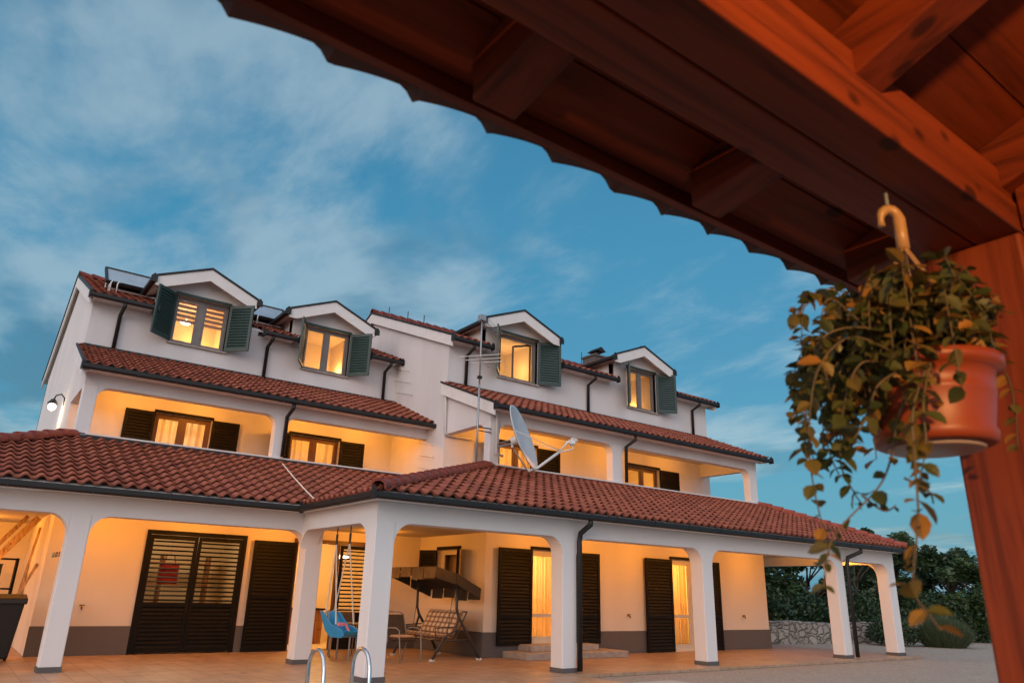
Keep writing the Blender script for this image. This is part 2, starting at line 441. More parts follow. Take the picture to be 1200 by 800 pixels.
def copy_thing(src, loc, rz, label, group):
    c = link(src.copy()); c.location = loc; c.rotation_euler = (0, 0, rz); c['label'] = label
    if group: c['group'] = group
    for ch in list(src.children):
        d = link(ch.copy()); d.parent = c
        for g in list(ch.children):
            e = link(g.copy()); e.parent = d
    return c

def tile_roof(poly, zf, down, wt=.235, ln=.315, amp=.050, lip=.050, phase=0.0, seg=8, grow=.03, saw=False):
    """clay tiles with rolls and stepped courses over a convex plan polygon; zf(x,y)=height, down=horizontal downhill direction"""
    dx, dy = Vector((down[0], down[1])).normalized(); ux, uy = -dy, dx
    us = [x*ux+y*uy for x, y in poly]; ds = [-(x*dx+y*dy) for x, y in poly]
    u0, u1, d0, d1 = min(us), max(us), min(ds), max(ds)
    x0, y0 = poly[0]
    slope = (zf(x0-dx, y0-dy)-zf(x0, y0)); hl = ln*math.cos(math.atan(slope))
    nx = int((u1-u0)/wt)+3; ny = int((d1-d0)/hl)+2
    bm = bmesh.new(); uvl = bm.loops.layers.uv.new('UVMap')
    def prof(t):
        f = t % 1.0
        if saw: return 1-max(0, (f-.12)/.88)**1.6 if f > .12 else f/.12
        if f < .62: return math.sin(f/.62*math.pi)**.9
        return -.25*math.sin((f-.62)/.38*math.pi)
    for j in range(ny):
        da, db = d0+j*hl, d0+(j+1)*hl+.02
        prevs = None
        jig = [rnd.uniform(-.006, .006) for _ in range(nx+1)]
        for i in range(nx*seg+1):
            u = u0-wt+i*wt/seg + phase*wt; t = i/seg; hgt = amp*prof(t)+jig[min(int(t), nx)]
            row = []
            for d, e in ((da+.06, -.004), (da+.004, lip-.020), (da, lip), (db, 0.0)):
                x, y = u*ux-d*dx, u*uy-d*dy
                row.append(bm.verts.new((x, y, zf(x, y)+hgt+e)))
            if prevs:
                for a in (0, 1, 2):
                    fc = bm.faces.new((prevs[a], row[a], row[a+1], prevs[a+1])); fc.smooth = (a == 2)
                    for lp in fc.loops: lp[uvl].uv = (int((i-.5)/seg)+.5, j+.5)
            prevs = row
    n = len(poly)
    cx, cy = sum(p[0] for p in poly)/n, sum(p[1] for p in poly)/n
    for k in range(n):
        (ax, ay), (bx, by) = poly[k], poly[(k+1) % n]
        no = Vector((by-ay, -(bx-ax), 0)).normalized()
        if no.dot(Vector((cx-ax, cy-ay, 0))) > 0: no = -no
        co = Vector((ax, ay, 0))+no*grow
        bmesh.ops.bisect_plane(bm, geom=bm.verts[:]+bm.edges[:]+bm.faces[:], plane_co=co, plane_no=no, clear_outer=True)
    return bm
def bm_obj(bm, name, mat, parent=None):
    me = bpy.data.meshes.new(name); bm.to_mesh(me); bm.free(); me.materials.append(mat)
    o = link(bpy.data.objects.new(name, me))
    if parent is not None:
        o.parent = parent
        if parent.parent is None: o.location = -parent.location
    return o
def slab(poly, zf, th, mb):
    n = len(poly)
    vs = [(x, y, zf(x, y)-.03) for x, y in poly]+[(x, y, zf(x, y)-.03-th) for x, y in poly]
    return mb.add(vs, [tuple(range(n)), tuple(range(2*n-1, n-1, -1))]+[(i, i+n, (i+1) % n+n, (i+1) % n) for i in range(n)])
def ridge_caps(p, q, r=.13, ln=.36):
    p, q = Vector(p), Vector(q); d = (q-p); n = max(1, int(d.length/ln)); dd = d.normalized()
    sd = dd.cross(Vector((0, 0, 1))).normalized(); up = sd.cross(dd)
    mb = MB()
    for k in range(n):
        a = p+d*(k/n)-dd*.03; b = p+d*((k+1)/n)+dd*.03
        ra, rb = r*1.12, r*.92; vs = []; S = 9
        for c, rr, lift in ((a, ra, .025), (b, rb, .0)):
            for t in range(S):
                an = math.pi*(-.12+1.24*t/(S-1)); vs.append(c+sd*rr*math.cos(an)+up*(rr*math.sin(an)*.8+lift))
        for c, rr, lift in ((a, ra-.025, .025),):
            for t in range(S):
                an = math.pi*(-.12+1.24*t/(S-1)); vs.append(c+sd*rr*math.cos(an)+up*(rr*math.sin(an)*.8+lift-.012))
        fs = [(t, t+1, S+t+1, S+t) for t in range(S-1)]+[(t, t+1, 2*S+t+1, 2*S+t) for t in range(S-1)]
        mb.add(vs, fs)
    return mb

# ------------------------------------------------------------------ dimensions (metres)
F0, F1, W0, W1, U0, U1 = 11.65, 14.98, 15.0, 18.15, 17.2, 20.35
XL, XM, XR, XE = 1.68, 10.4, 21.4, 23.15      # left gable, step between the wings, right ground wall, porch end
ZB, ZS, ZE, ZT = 2.53, 2.85, 3.00, 4.36       # beam underside, beam top, tile edge, porch roof top
CW = .36

# ------------------------------------------------------------------ ground, terrace, pool
PX0, PX1, PY0, PY1 = 2.4, 10.55, 3.6, 9.27
tag(MB().cells('z', (-400, 500), (-60, 900), [(PX0, PX1, PY0, PY1)], -.06).build('ground', M['gravel']), kind='structure')
terr = MB(); terr.box(-6, XE+.15, F0-.38, 30, -.055, 0)
terr.box(-6, PX1-.55, PY1+.62, F0-.38, -.055, -.004)
tag(terr.build('terrace', M['terrace']), kind='structure')
cop = MB(); cop.box(PX0-.6, PX1+.5, PY1, PY1+.62, -.05, .012); cop.box(PX0-.6, PX1+.5, PY0-.6, PY0, -.05, .012)
cop.box(PX0-.6, PX0, PY0, PY1, -.05, .011); cop.box(PX1, PX1+.5, PY0, PY1, -.05, .011)
tag(cop.build('pool_coping', M['coping'], bevel=.01), kind='structure')
pl = MB(); pl.box(PX0-.01, PX1+.01, PY0-.01, PY1+.01, -1.6, -1.5)
for a in ((PX0-.02, PX0, PY0, PY1), (PX1, PX1+.02, PY0, PY1), (PX0, PX1, PY0-.02, PY0), (PX0, PX1, PY1, PY1+.02)): pl.box(*a, -1.5, -.06)
tag(pl.build('pool_basin', plain('pool_liner', (.25, .5, .58), .5)), kind='structure')
wm = Mat('pool_water'); wm.color((.05, .22, .28)); wm.rough(.05); wm.bump(wm.noise(5, 3), .1, .05)
tag(MB().quad((PX0, PY0, -.14), (PX1, PY0, -.14), (PX1, PY1, -.14), (PX0, PY1, -.14)).build('pool_water', wm.m), kind='structure')
hm = MB(); prevr = None; hv = []
for i in range(61):
    a = R(-20+i*2.6); rr = 620; hh = 20+14*math.sin(i*.35)+8*math.sin(i*.9+1)
    hv += [(math.sin(a)*rr, math.cos(a)*rr, -2), (math.sin(a)*(rr+150), math.cos(a)*(rr+150), hh), (math.sin(a)*(rr+260), math.cos(a)*(rr+260), -2)]
hm.add(hv, [(3*i+k, 3*i+3+k, 3*i+4+k, 3*i+1+k) for i in range(60) for k in (0, 1)])
tag(hm.build('hills', M['hill'], smooth=True), kind='structure')

# ------------------------------------------------------------------ the house
house = thing('house', 'long white two-winged house with red tiled roofs, lit windows and an arcaded porch', 'house', (12.0, 20.0, 0))
H = house
# openings (x0,x1,z0,z1)
GAR = (3.50, 5.69, 0.0, 2.55); KIT = (6.90, 8.95, 0.0, 2.47)
D1 = (11.79, 12.86, .28, 2.48); D2 = (16.91, 17.92, .02, 2.48)
SWY = (16.12, 17.17, 1.45, 2.45)              # side window on X = XM (y range)
gl = MB(); gl.cells('y', (XL, XM), (0, 3.05), [GAR, KIT], W1, .24)
gl.build('ground_floor_wall', M['cream'], H, label='cream wall of the left wing behind the porch')
gr = MB(); gr.cells('y', (XM, XR), (0, 3.05), [D1, D2], W0, .24)
gr.cells('x', (W0+.24, W1), (0, 3.05), [SWY], XM, .24)
gr.box(XR-.22, XR+.002, W0+.003, 27, 0, 3.0)
gr.build('ground_floor_wall', M['cream'], H, label='cream wall of the right wing behind the porch')
gs = MB(); gs.box(XL-.002, XL+.24, W1+.003, 24, 0, 3.0)
gs.build('side_wall', M['cream'], H)
for a, b in ((XL-.02, GAR[0]), (GAR[1], KIT[0]), (KIT[1], XM-.03)): MB().box(a, b, W1-.03, W1, 0, .56).build('plinth', M['plinth'], H, bevel=.006)
for a, b in ((XM-.03, D1[0]), (D1[1], D2[0]), (D2[1], XR+.03)): MB().box(a, b, W0-.03, W0, 0, .55).build('plinth', M['plinth'], H, bevel=.006)
MB().box(XM-.03, XM, W0, W1, 0, .55).build('plinth', M['plinth'], H, bevel=.006); MB().box(XR, XR+.03, W0, 27, 0, .55).build('plinth', M['plinth'], H, bevel=.006)

# porch ceilings
pc = MB(); pc.box(-1.6, XM, F1+.02, W1+1.0, 2.80, 2.84); pc.box(-1.6, XL, W1+1.0, 23.0, 2.801, 2.84); pc.box(6.0, XE-.1, F0+.05, W0, 2.80, 2.84); pc.box(XR, XE-.1, W0, 18, 2.801, 2.84)
pc.build('porch_ceiling', M['ceiling'], H)

# columns: each a part, with a dark stone foot
def column(x, y0, z0=0.0, z1=ZB, wx=CW, wy=CW, foot=True, name='porch_column'):
    c = MB().prism([(x+.012, y0), (x+wx-.012, y0), (x+wx, y0+.012), (x+wx, y0+wy-.012), (x+wx-.012, y0+wy), (x+.012, y0+wy), (x, y0+wy-.012), (x, y0+.012)], 'z', z0, z1).build(name, M['column'], H)
    if foot: MB().box(x-.012, x+wx+.012, y0-.012, y0+wy+.012, 0.001, .085).build('column_foot', M['plinth'], c)
RC = [5.79, 9.96, 14.24, 19.93, 22.72]
for x in RC: column(x, F0, wx=.37 if x < 22 else .40)
LC = [-1.55, 1.62, 5.90]
for x in LC: column(x, F1, wx=.33 if x < 5 else .36, wy=.34)
column(22.72, 16.9, wx=.40); column(-1.55, 19.5, wx=.33, wy=.34)
FR = .34
def lintel(spans, ytop, y0, y1, zb=ZB, zt=ZS+.02, r=FR, axis='y', ends=None, z_in=None):
    """beam over openings with rounded inner corners; spans = clear openings, ends=(first,last)"""
    mb = MB(); a, b = ends
    mb.prism([(a, zb), (b, zb), (b, zt), (a, zt)], axis, y0, y1)
    for (s0, s1, rl, rr) in spans:
        for (cx, sg, on) in ((s0, 1, rl), (s1, -1, rr)):
            if not on: continue
            pts = [(cx, zb-r), (cx, zb+.0)]+[(cx+sg*r, zb)]
            arc = [(cx+sg*(r-r*math.cos(t)), zb-r+r*math.sin(t)) for t in [math.pi/2*(1-k/8) for k in range(1, 8)]]
            poly = [(cx, zb-r), (cx, zb), (cx+sg*r, zb)]+arc
            mb.prism(poly, axis, y0+.001, y1-.001)
    return mb
lintel([(RC[0]+.37, RC[1], 1, 1), (RC[1]+.37, RC[2], 1, 1), (RC[2]+.37, RC[3], 1, 1), (RC[3]+.37, RC[4], 0, 1)], 0, F0, F0+CW,
       ends=(RC[0], RC[4]+.40)).build('porch_beam', M['column'], H)
lintel([(LC[0]+.33, LC[1], 1, 1), (LC[1]+.33, LC[2], 1, 1)], 0, F1, F1+.34, ends=(LC[0], LC[2]+.36)).build('porch_beam', M['column'], H)
lintel([(F0+CW, F1, 1, 1)], 0, RC[0]+.003, RC[0]+.367, axis='x', ends=(F0+CW, F1)).build('porch_beam', M['column'], H)
lintel([(F0+CW, 16.9, 1, 1)], 0, RC[4]+.003, RC[4]+.397, axis='x', ends=(F0+CW, 17.3)).build('porch_beam', M['column'], H)
lintel([(F1+.34, 19.5, 1, 1)], 0, LC[0]+.003, LC[0]+.327, axis='x', ends=(F1+.34, 23)).build('porch_beam', M['column'], H)
st = MB(); st.box(-1.55, XL, 23.0, 23.2, 0, 2.9); st.build('store_wall', M['cream'], H)

# porch roofs
kF, kR = (ZT-ZE)/(W1-14.63), (ZT-ZE)/(W0-11.30)
kLs, kRs, kLL = (ZT-ZE)/(XM-5.62), (ZT-ZE)/(23.24-XR), (ZT-ZE)/(XL+1.84)
zL = lambda x, y: ZE+(y-14.63)*kF
zR = lambda x, y: ZE+(y-11.30)*kR
zLs = lambda x, y: ZE+(x-5.62)*kLs
zRs = lambda x, y: ZE+(23.24-x)*kRs
zLL = lambda x, y: ZE+(x+1.84)*kLL
pL = [(-1.84, 14.63), (5.62, 14.63), (XM, W1), (XL, W1)]
pR = [(5.62, 11.30), (23.24, 11.30), (XR, W0), (XM, W0)]
pLs = [(5.62, 11.30), (XM, W0), (XM, W1), (5.62, 14.63)]
pRs = [(23.24, 11.30), (23.24, 17.5), (XR, 17.5), (XR, W0)]
pLL = [(-1.84, 14.63), (XL, W1), (XL, 23.3), (-1.84, 23.3)]
for poly, zf, dn_ in ((pL, zL, (0, -1)), (pR, zR, (0, -1)), (pLs, zLs, (-1, 0)), (pRs, zRs, (1, 0)), (pLL, zLL, (-1, 0))):
    o = bm_obj(tile_roof(poly, zf, dn_), 'porch_roof', M['tile'], H)
    slab(poly, zf, .07, MB()).build('roof_underside', M['trimwhite'], o)
for p, q in (((5.60, 11.28, ZE+.05), (XM, W0, ZT+.06)), ((23.26, 11.28, ZE+.05), (XR, W0, ZT+.06)), ((-1.86, 14.61, ZE+.05), (XL, W1, ZT+.06))):
    ridge_caps(p, q).build('hip_ridge', M['ridge'], H, smooth=True)
def gutter(p, q, hz=.112, wd=.13, ends=(0, 0), name='gutter', parent=None):
    p, q = Vector(p), Vector(q); d = (q-p).normalized(); mb = MB()
    sd = d.cross(Vector((0, 0, 1)))
    prof = [(-wd/2, hz), (-wd/2, .03), (-wd/2+.03, 0), (wd/2-.03, 0), (wd/2, .03), (wd/2, hz), (wd/2-.012, hz), (wd/2-.012, .04), (-wd/2+.012, .04), (-wd/2+.012, hz)]
    n = len(prof)
    vs = [c+sd*u+Vector((0, 0, v)) for c in (p, q) for u, v in prof]
    mb.add(vs, [tuple(range(n)), tuple(range(2*n-1, n-1, -1))]+[(i, i+n, (i+1) % n+n, (i+1) % n) for i in range(n)])
    k = int((q-p).length/1.1)
    for i in range(1, k):
        c = p+(q-p)*(i/k); mb.obox(c+Vector((0, 0, hz*.52)), d*.012, sd*(wd/2+.008), Vector((0, 0, hz*.5)))
    for e, c in zip(ends, (p, q)):
        if e: mb.add([c+sd*-wd*.62+Vector((0, 0, -.02)), c+sd*wd*.62+Vector((0, 0, -.02)), c+sd*wd*.62+Vector((0, 0, hz+.02)), c+Vector((0, 0, hz+.11)), c+sd*-wd*.62+Vector((0, 0, hz+.02))]
                     + [x+d*(.03 if e > 0 else -.03) for x in [c+sd*-wd*.62+Vector((0, 0, -.02)), c+sd*wd*.62+Vector((0, 0, -.02)), c+sd*wd*.62+Vector((0, 0, hz+.02)), c+Vector((0, 0, hz+.11)), c+sd*-wd*.62+Vector((0, 0, hz+.02))]],
                     [(0, 1, 2, 3, 4), (9, 8, 7, 6, 5)]+[(i, i+5, (i+1) % 5+5, (i+1) % 5) for i in range(5)])
    return mb.build(name, M['gutter'], parent or H)
GZ = ZE-.145
gutter((-1.9, 14.56, GZ), (5.55, 14.56, GZ), ends=(0, 1))
gutter((5.55, 14.5, GZ+.002), (5.55, 11.24, GZ+.002), ends=(0, 0))
gutter((5.50, 11.23, GZ), (23.3, 11.23, GZ), ends=(-1, 1))
gutter((23.31, 11.3, GZ+.002), (23.31, 17.5, GZ+.002))
sf = MB(); sf.box(-1.6, RC[0]+.0, 14.62, F1-.002, ZS+.022, ZS+.05); sf.box(RC[0]-.2, 23.2, 11.30, F0-.002, ZS+.022, ZS+.05)
sf.box(5.62, RC[0]-.002, 11.65, 14.62, ZS+.022, ZS+.05); sf.box(RC[4]+.402, 23.24, F0, 17.4, ZS+.022, ZS+.05)
sf.build('eaves_soffit', M['trimwhite'], H)
def pipe(pts, r=.045, mat='gutter', name='downpipe', n=10):
    return MB().tube(pts, r, n).build(name, M[mat], H, smooth=True)
pipe([(10.36, 11.25, GZ+.03), (10.36, 11.25, GZ-.08), (10.345, 11.54, GZ-.24), (10.33, 11.56, GZ-.4), (10.33, 11.56, .03)], .055)
pipe([(20.62, 11.25, GZ+.03), (20.62, 11.25, GZ-.08), (20.40, 11.54, GZ-.24), (20.36, 11.56, GZ-.4), (20.36, 11.56, .03)], .055)

# loggia storey
ZP, ZLB, ZLE, ZLT = 4.47, 5.53, 5.92, 6.98
def loggia(x0, x1, W, U, cols, spans, left_side, right_side):
    # low parapet with flashing and a pale coping
    pr = MB().box(x0, x1, W, W+.2, 3.05, ZP-.035)
    pr.build('parapet_wall', M['white'], H)
    MB().box(x0+.02, x1, W-.025, W, ZT-.02, ZP-.05).build('roof_flashing', M['gutter'], H)
    MB().box(x0+.22, x1-.1, W-.05, W+.22, ZP-.035, ZP).build('parapet_coping', M['trimwhite'], H, bevel=.004)
    for cx, wx in cols: column(cx, W+.003, ZP, ZLB, wx, .26, False, 'loggia_column')
    lintel(spans, 0, W, W+.26, zb=ZLB, zt=ZLE-.06, r=.26, ends=(x0, x1)).build('loggia_beam', M['white'], H)
    MB().box(x0+.02, x1-.02, W+.26, U, 5.98, 6.02).build('loggia_ceiling', M['ceiling'], H)
    MB().box(x0, x1, W+.2, U+.1, 3.3, 3.42).build('loggia_floor', M['stone_step'], H)
    for side, X, sg in ((left_side, x0, 1), (right_side, x1, -1)):
        if not side: continue
        a, b = (X, X+.24) if sg > 0 else (X-.24, X)
        MB().box(a+.003, b-.003, W+.2, U, 3.05, ZP-.036).build('parapet_wall', M['white'], H)
        lm = lintel([(W+.26, U, 1, 0)], 0, a+.004, b-.004, zb=ZLB, zt=5.72, r=.26, axis='x', ends=(W+.26, U-.002))
        lm.prism([(W+.02, 5.72), (U-.002, 5.72), (U-.002, ZLT-.1), (W+.02, ZLE-.02)], 'x', a+.006, b-.006)
        lm.build('loggia_beam', M['white'], H)
        # raked fascia board
        fa, fb = (X-.14, X-.10) if sg > 0 else (X+.10, X+.14)
        lo_ = .30 if sg > 0 else .12
        MB().prism([(W-.36, ZLE-lo_), (U+.12, ZLT-lo_), (U+.12, ZLT+.03), (W-.36, ZLE+.0)], 'x', fa, fb).build('verge_board', M['trimwhite'], H)
        MB().prism([(W-.38, ZLE+.005), (U+.14, ZLT+.035), (U+.14, ZLT+.085), (W-.38, ZLE+.055)], 'x', min(fa, fb)-.02, max(fa, fb)+.01).build('verge_capping', M['gutter'], H)
        MB().prism([(W-.34, ZLE-.17), (U, ZLT-.17), (U, ZLT-.14), (W-.34, ZLE-.14)], 'x', min(fb, X) if sg > 0 else X, X if sg > 0 else fa).build('eaves_soffit', M['trimwhite'], H)
kG = (ZLT-ZLE)/(2.2+.35)
def loggia_roof(x0, x1, W, U, e):
    zf = lambda x, y: ZLE+(y-(W-.35))*kG
    poly = [(x0, W-.35), (x1, W-.35), (x1, U), (x0, U)]
    o = bm_obj(tile_roof(poly, zf, (0, -1)), 'loggia_roof', M['tile'], H)
    slab(poly, zf, .06, MB()).build('roof_underside', M['trimwhite'], o)
    gutter((x0-.03, W-.42, ZLE-.135), (x1+.03, W-.42, ZLE-.135), ends=e)
    MB().box(x0, x1, W-.36, W-.002, ZLE-.115, ZLE-.09).build('eaves_soffit', M['trimwhite'], H)
    MB().box(x0+.1, x1, U-.06, U-.004, ZLT+.0, ZLT+.07).build('roof_flashing', M['gutter'], H)
loggia(XL, XM, W1, U1, [(XL, .29), (6.0, .30)], [(XL+.29, 6.0, 1, 1), (6.30, XM, 1, 0)], True, False)
loggia(XM, XR, W0, U0, [(XM, .30), (14.68, .40), (21.0, .40)], [(XM+.30, 14.68, 1, 1), (15.08, 21.0, 1, 1)], True, True)
loggia_roof(XL-.12, XM-.02, W1, U1, (-1, 1))
loggia_roof(XM-.10, XR+.25, W0, U0, (-1, 1))
pipe([(6.27, W1-.40, ZLE-.14), (6.27, W1-.40, ZLE-.24), (6.24, W1-.10, ZLE-.42), (6.24, W1-.09, ZP+.02)], .05)
pipe([(15.22, W0-.40, ZLE-.14), (15.22, W0-.40, ZLE-.24), (15.13, W0-.10, ZLE-.42), (15.13, W0-.09, ZP+.02)], .05)

# upper walls with their openings
LW1, LW2 = (3.60, 5.02, 4.44, 5.60), (7.18, 8.70, 4.44, 5.56)
RW1, RW2 = (12.23, 13.66, 4.44, 5.58), (17.52, 19.02, 4.44, 5.54)
A1, A2 = (3.58, 5.01, 7.53, 8.89), (7.27, 8.69, 7.53, 8.89)
B1, B2 = (12.15, 13.63, 7.54, 8.95), (17.58, 19.00, 7.52, 8.94)
DL1, DL2 = (3.20, 5.38, 4.29), (6.84, 9.08, 7.95)
DR1, DR2 = (11.64, 13.98, 12.80), (16.96, 19.30, 18.10)
TOP = 8.22
def upper(x0, x1, U, low, wins, dorm, end):
    mb = MB(); mb.cells('y', (x0, x1), (3.3, TOP), low+[(a, b, c, TOP+1) for a, b, c, d in wins], U, .24, False)
    for (a, b, cx), (wa, wb, wc, wd) in zip(dorm, wins):
        mb.cells('y', (a, b), (TOP, 8.99), [(wa, wb, TOP-1, wd)], U, .24, False)
        mb.prism([(a, 8.99), (b, 8.99), (b, 9.20), (cx, 9.62), (a, 9.20)], 'y', U, U+.24)
        for p, q in ((a-.5, a-.002), (b+.002, b+.5)): mb.box(max(p, x0+.3), min(q, x1-.3), U+.003, U+.12, TOP-.03, 8.43)
        for X in (a, b-.2): mb.box(X+.001, X+.199, U+.24, U+2.6, TOP-.2, 9.16)
    return mb
lu = upper(XL, XM, U1, [LW1, LW2], [A1, A2], [DL1, DL2], 0)
lu.prism([(U1+.002, 3.0), (U1+.002, TOP), (25.5, 10.3), (30.6, TOP), (30.6, 3.0)], 'x', XL, XL+.24)
lu.box(XL, XM, 30.4, 30.6, 0, TOP)
lu.build('upper_wall', M['white'], H, label='white upper wall of the left wing')
ru = upper(XM, 21.7, U0, [RW1, RW2], [B1, B2], [DR1, DR2], 0)
ru.prism([(U0+.002, 3.05), (U0+.002, TOP), (22.35, 10.32), (27.5, TOP), (27.5, 3.05)], 'x', XM-.001, XM+.24)
ru.prism([(U0+.002, 3.05), (U0+.002, TOP), (22.35, 10.32), (27.5, TOP), (27.5, 3.05)], 'x', 21.46, 21.7)
ru.box(XM, 21.7, 27.3, 27.5, 0, TOP)
ru.build('upper_wall', M['white'], H, label='white upper wall of the right wing')

# main roofs
kM = .414
def main_roof(x0, x1, U, e_split, dorms):
    ye, yr = U-.35, U+5.15
    zf = lambda x, y: 8.30+(y-ye)*kM
    zb = lambda x, y: 8.30+(2*yr-ye-y)*kM
    p1 = [(x0, ye), (x1, ye), (x1, yr), (x0, yr)]; p2 = [(x0, yr), (x1, yr), (x1, 2*yr-ye), (x0, 2*yr-ye)]
    xs_ = [x0]; polys = [[(max(p, x0), ye), (min(q, x1), ye), (min(q, x1), U), (max(p, x0), U)] for p, q in e_split]
    for a, b, cx in dorms:
        polys.append([(xs_[-1], U), (a, U), (a, yr), (xs_[-1], yr)])
        polys.append([(a, U+1.95), (b, U+1.95), (b, yr), (a, yr)]); xs_.append(b)
    polys.append([(xs_[-1], U), (x1, U), (x1, yr), (xs_[-1], yr)])
    acc = bmesh.new(); un = MB()
    for pp in polys:
        b_m = tile_roof(pp, zf, (0, -1), grow=.0); tmp = bpy.data.meshes.new('tmp'); b_m.to_mesh(tmp); b_m.free(); acc.from_mesh(tmp); bpy.data.meshes.remove(tmp); slab(pp, zf, .07, un)
    o = bm_obj(acc, 'main_roof', M['tile'], H); un.build('roof_underside', M['trimwhite'], o)
    o = bm_obj(tile_roof(p2, zb, (0, 1), seg=4), 'main_roof', M['tile'], H); slab(p2, zb, .07, MB()).build('roof_underside', M['trimwhite'], o)
    zr = zf(0, yr)
    ridge_caps((x0, yr, zr+.06), (x1, yr, zr+.06)).build('roof_ridge', M['ridge'], H, smooth=True)
    for a, b in e_split:
        gutter((a, ye-.07, 8.16), (b, ye-.07, 8.16), ends=(-1, 1))
        MB().box(max(a+.1, x0), min(b-.1, x1-.14), ye, U-.002, 8.19, 8.21).build('eaves_soffit', M['trimwhite'], H)
    for X, sg in ((x0, 1), (x1, -1)):
        fa, fb = (X-.02, X+.02)
        MB().prism([(ye, 8.0), (yr, zr-.34), (2*yr-ye, 8.0), (2*yr-ye, 8.31), (yr, zr+.0), (ye, 8.31)], 'x', fa, fb).build('verge_board', M['trimwhite'], H)
        MB().prism([(ye-.02, 8.315), (yr, zr+.005), (2*yr-ye+.02, 8.315), (2*yr-ye+.02, 8.37), (yr, zr+.06), (ye-.02, 8.37)], 'x', fa-.03, fb+.01).build('verge_capping', M['gutter'], H)
    return zf
zML = main_roof(XL-.12, XM-.02, U1, [(XL-.14, 3.12), (5.95, 6.95), (9.3, XM-.05)], [DL1, DL2])
zMR = main_roof(XM-.12, 21.85, U0, [(XM-.14, 11.62), (14.36, 16.75), (19.66, 21.9)], [DR1, DR2])

# dormers
def dormer(d, U):
    a, b, cx = d; y0, y1 = U-.35, U+3.4
    tip, apex = 9.11, 9.68; k = (apex-tip)/(cx-(a-.25)); k2 = (apex-tip)/((b+.25)-cx)
    L_, R_ = a-.25, b+.25
    body = MB(); body.prism([(L_, tip-.05), (cx, apex-.05), (cx, apex-.16), (L_, tip-.16)], 'y', y0+.03, y1)
    body.prism([(cx, apex-.05), (R_, tip-.05), (R_, tip-.16), (cx, apex-.16)], 'y', y0+.031, y1)
    dm = body.build('dormer', M['trimwhite'], H)
    zfl = lambda x, y: apex-(cx-x)*k-.035
    zfr = lambda x, y: apex-(x-cx)*k2-.035
    bm_obj(tile_roof([(L_, y0), (cx, y0), (cx, y1), (L_, y1)], zfl, (-1, 0), amp=.03), 'dormer_roof', M['tile'], dm)
    bm_obj(tile_roof([(cx, y0), (R_, y0), (R_, y1), (cx, y1)], zfr, (1, 0), amp=.03), 'dormer_roof', M['tile'], dm)
    ridge_caps((cx, y0+.12, apex-.03), (cx, y1, apex-.03), .09).build('dormer_ridge', M['ridge'], dm, smooth=True)
    MB().prism([(L_, tip-.24), (L_+.22, tip-.24), (cx, apex-.33), (R_-.22, tip-.24), (R_, tip-.24), (R_, tip), (cx, apex), (L_, tip)], 'y', y0-.03, y0+.025).build('gable_board', M['trimwhite'], dm)
    MB().prism([(L_-.03, tip+.0), (cx, apex+.005), (R_+.03, tip+.0), (R_+.03, tip+.05), (cx, apex+.06), (L_-.03, tip+.05)], 'y', y0-.06, y0+.06).build('verge_capping', M['gutter'], dm)
    for X in (L_-.06, R_+.06):
        gutter((X, y0-.05, tip-.15), (X, U+1.95, tip-.15), ends=(-1, 0), parent=dm)
for d, U in ((DL1, U1), (DL2, U1), (DR1, U0), (DR2, U0)): dormer(d, U)
# wall downpipes below the top eaves
for x, U in ((2.33, U1), (6.18, U1), (9.94, U1), (10.97, U0), (15.72, U0), (20.86, U0)):
    pipe([(x+.02, U-.42, 8.16), (x+.02, U-.42, 8.08), (x, U-.07, 7.92), (x, U-.065, 7.0)], .05)
# white drain pipe at the step between the wings
pipe([(10.30, 17.15, 6.68), (10.32, 17.12, 6.5), (10.34, 17.1, 5.52), (10.55, 17.12, 5.5), (11.3, 17.13, 5.5)], .035, 'whitepl', 'drain_pipe')
pipe([(10.50, 14.93, 5.78), (10.55, 14.93, 5.7), (10.55, 14.93, 4.72), (10.75, 14.9, 4.68)], .035, 'whitepl', 'drain_pipe')
ch = MB(); ch.box(19.25, 19.95, 20.6, 21.3, 9.3, 10.55); ch.box(19.2, 20.0, 20.55, 21.35, 10.552, 10.62)
cho = ch.build('chimney', M['plinth'], H)
cc = MB(); cc.tube([(19.7, 20.95, 10.62), (19.7, 20.95, 10.85)], .14, 10); cc.prism([(19.45, 10.85), (19.95, 10.85), (19.7, 11.03)], 'y', 20.65, 21.25)
cc.build('chimney_cowl', M['gutter'], cho)
for p in ((XM+.1, 19.0), (XM+.1, 20.1), (XM+.15, 21.6)):
    z = zMR(*p); MB().tube([(p[0], p[1], z-.02), (p[0], p[1], z+.42)], .014, 6).build('lightning_rod', M['gutter'], H)
MB().tube([(18.2, 20.2, 9.5), (18.2, 20.2, 10.35)], .014, 6).build('lightning_rod', M['gutter'], H)
for px_, py_ in ((471, 433), (473, 447), (475, 461), (498, 506), (500, 520), (500, 534), (498, 548)):
    a_ = at(px_-8, py_-1.5, 0, XM); b_ = at(px_+9, py_+1.5, 0, XM)
    MB().tube([a_, a_-Vector((.07, 0, 0)), b_-Vector((.07, 0, 0)), b_], .009, 6).build('wall_hook', M['whitepl'], H)
# white cable lying down the left porch roof
cab = [at(343.7-46, 560-66, 1, 17.9)]
def roofpt(px, py):
    d = ray(px, py); n = Vector((0, -kF, 1)); p0 = Vector((0, 14.63, ZE+.115)); return EYE+d*(n.dot(p0-EYE)/n.dot(d))
MB().tube([roofpt(*p) for p in ((331, 543), (345, 560), (357, 573), (368, 584), (376, 590.5))], .014, 6).build('cable', M['whitepl'], H)

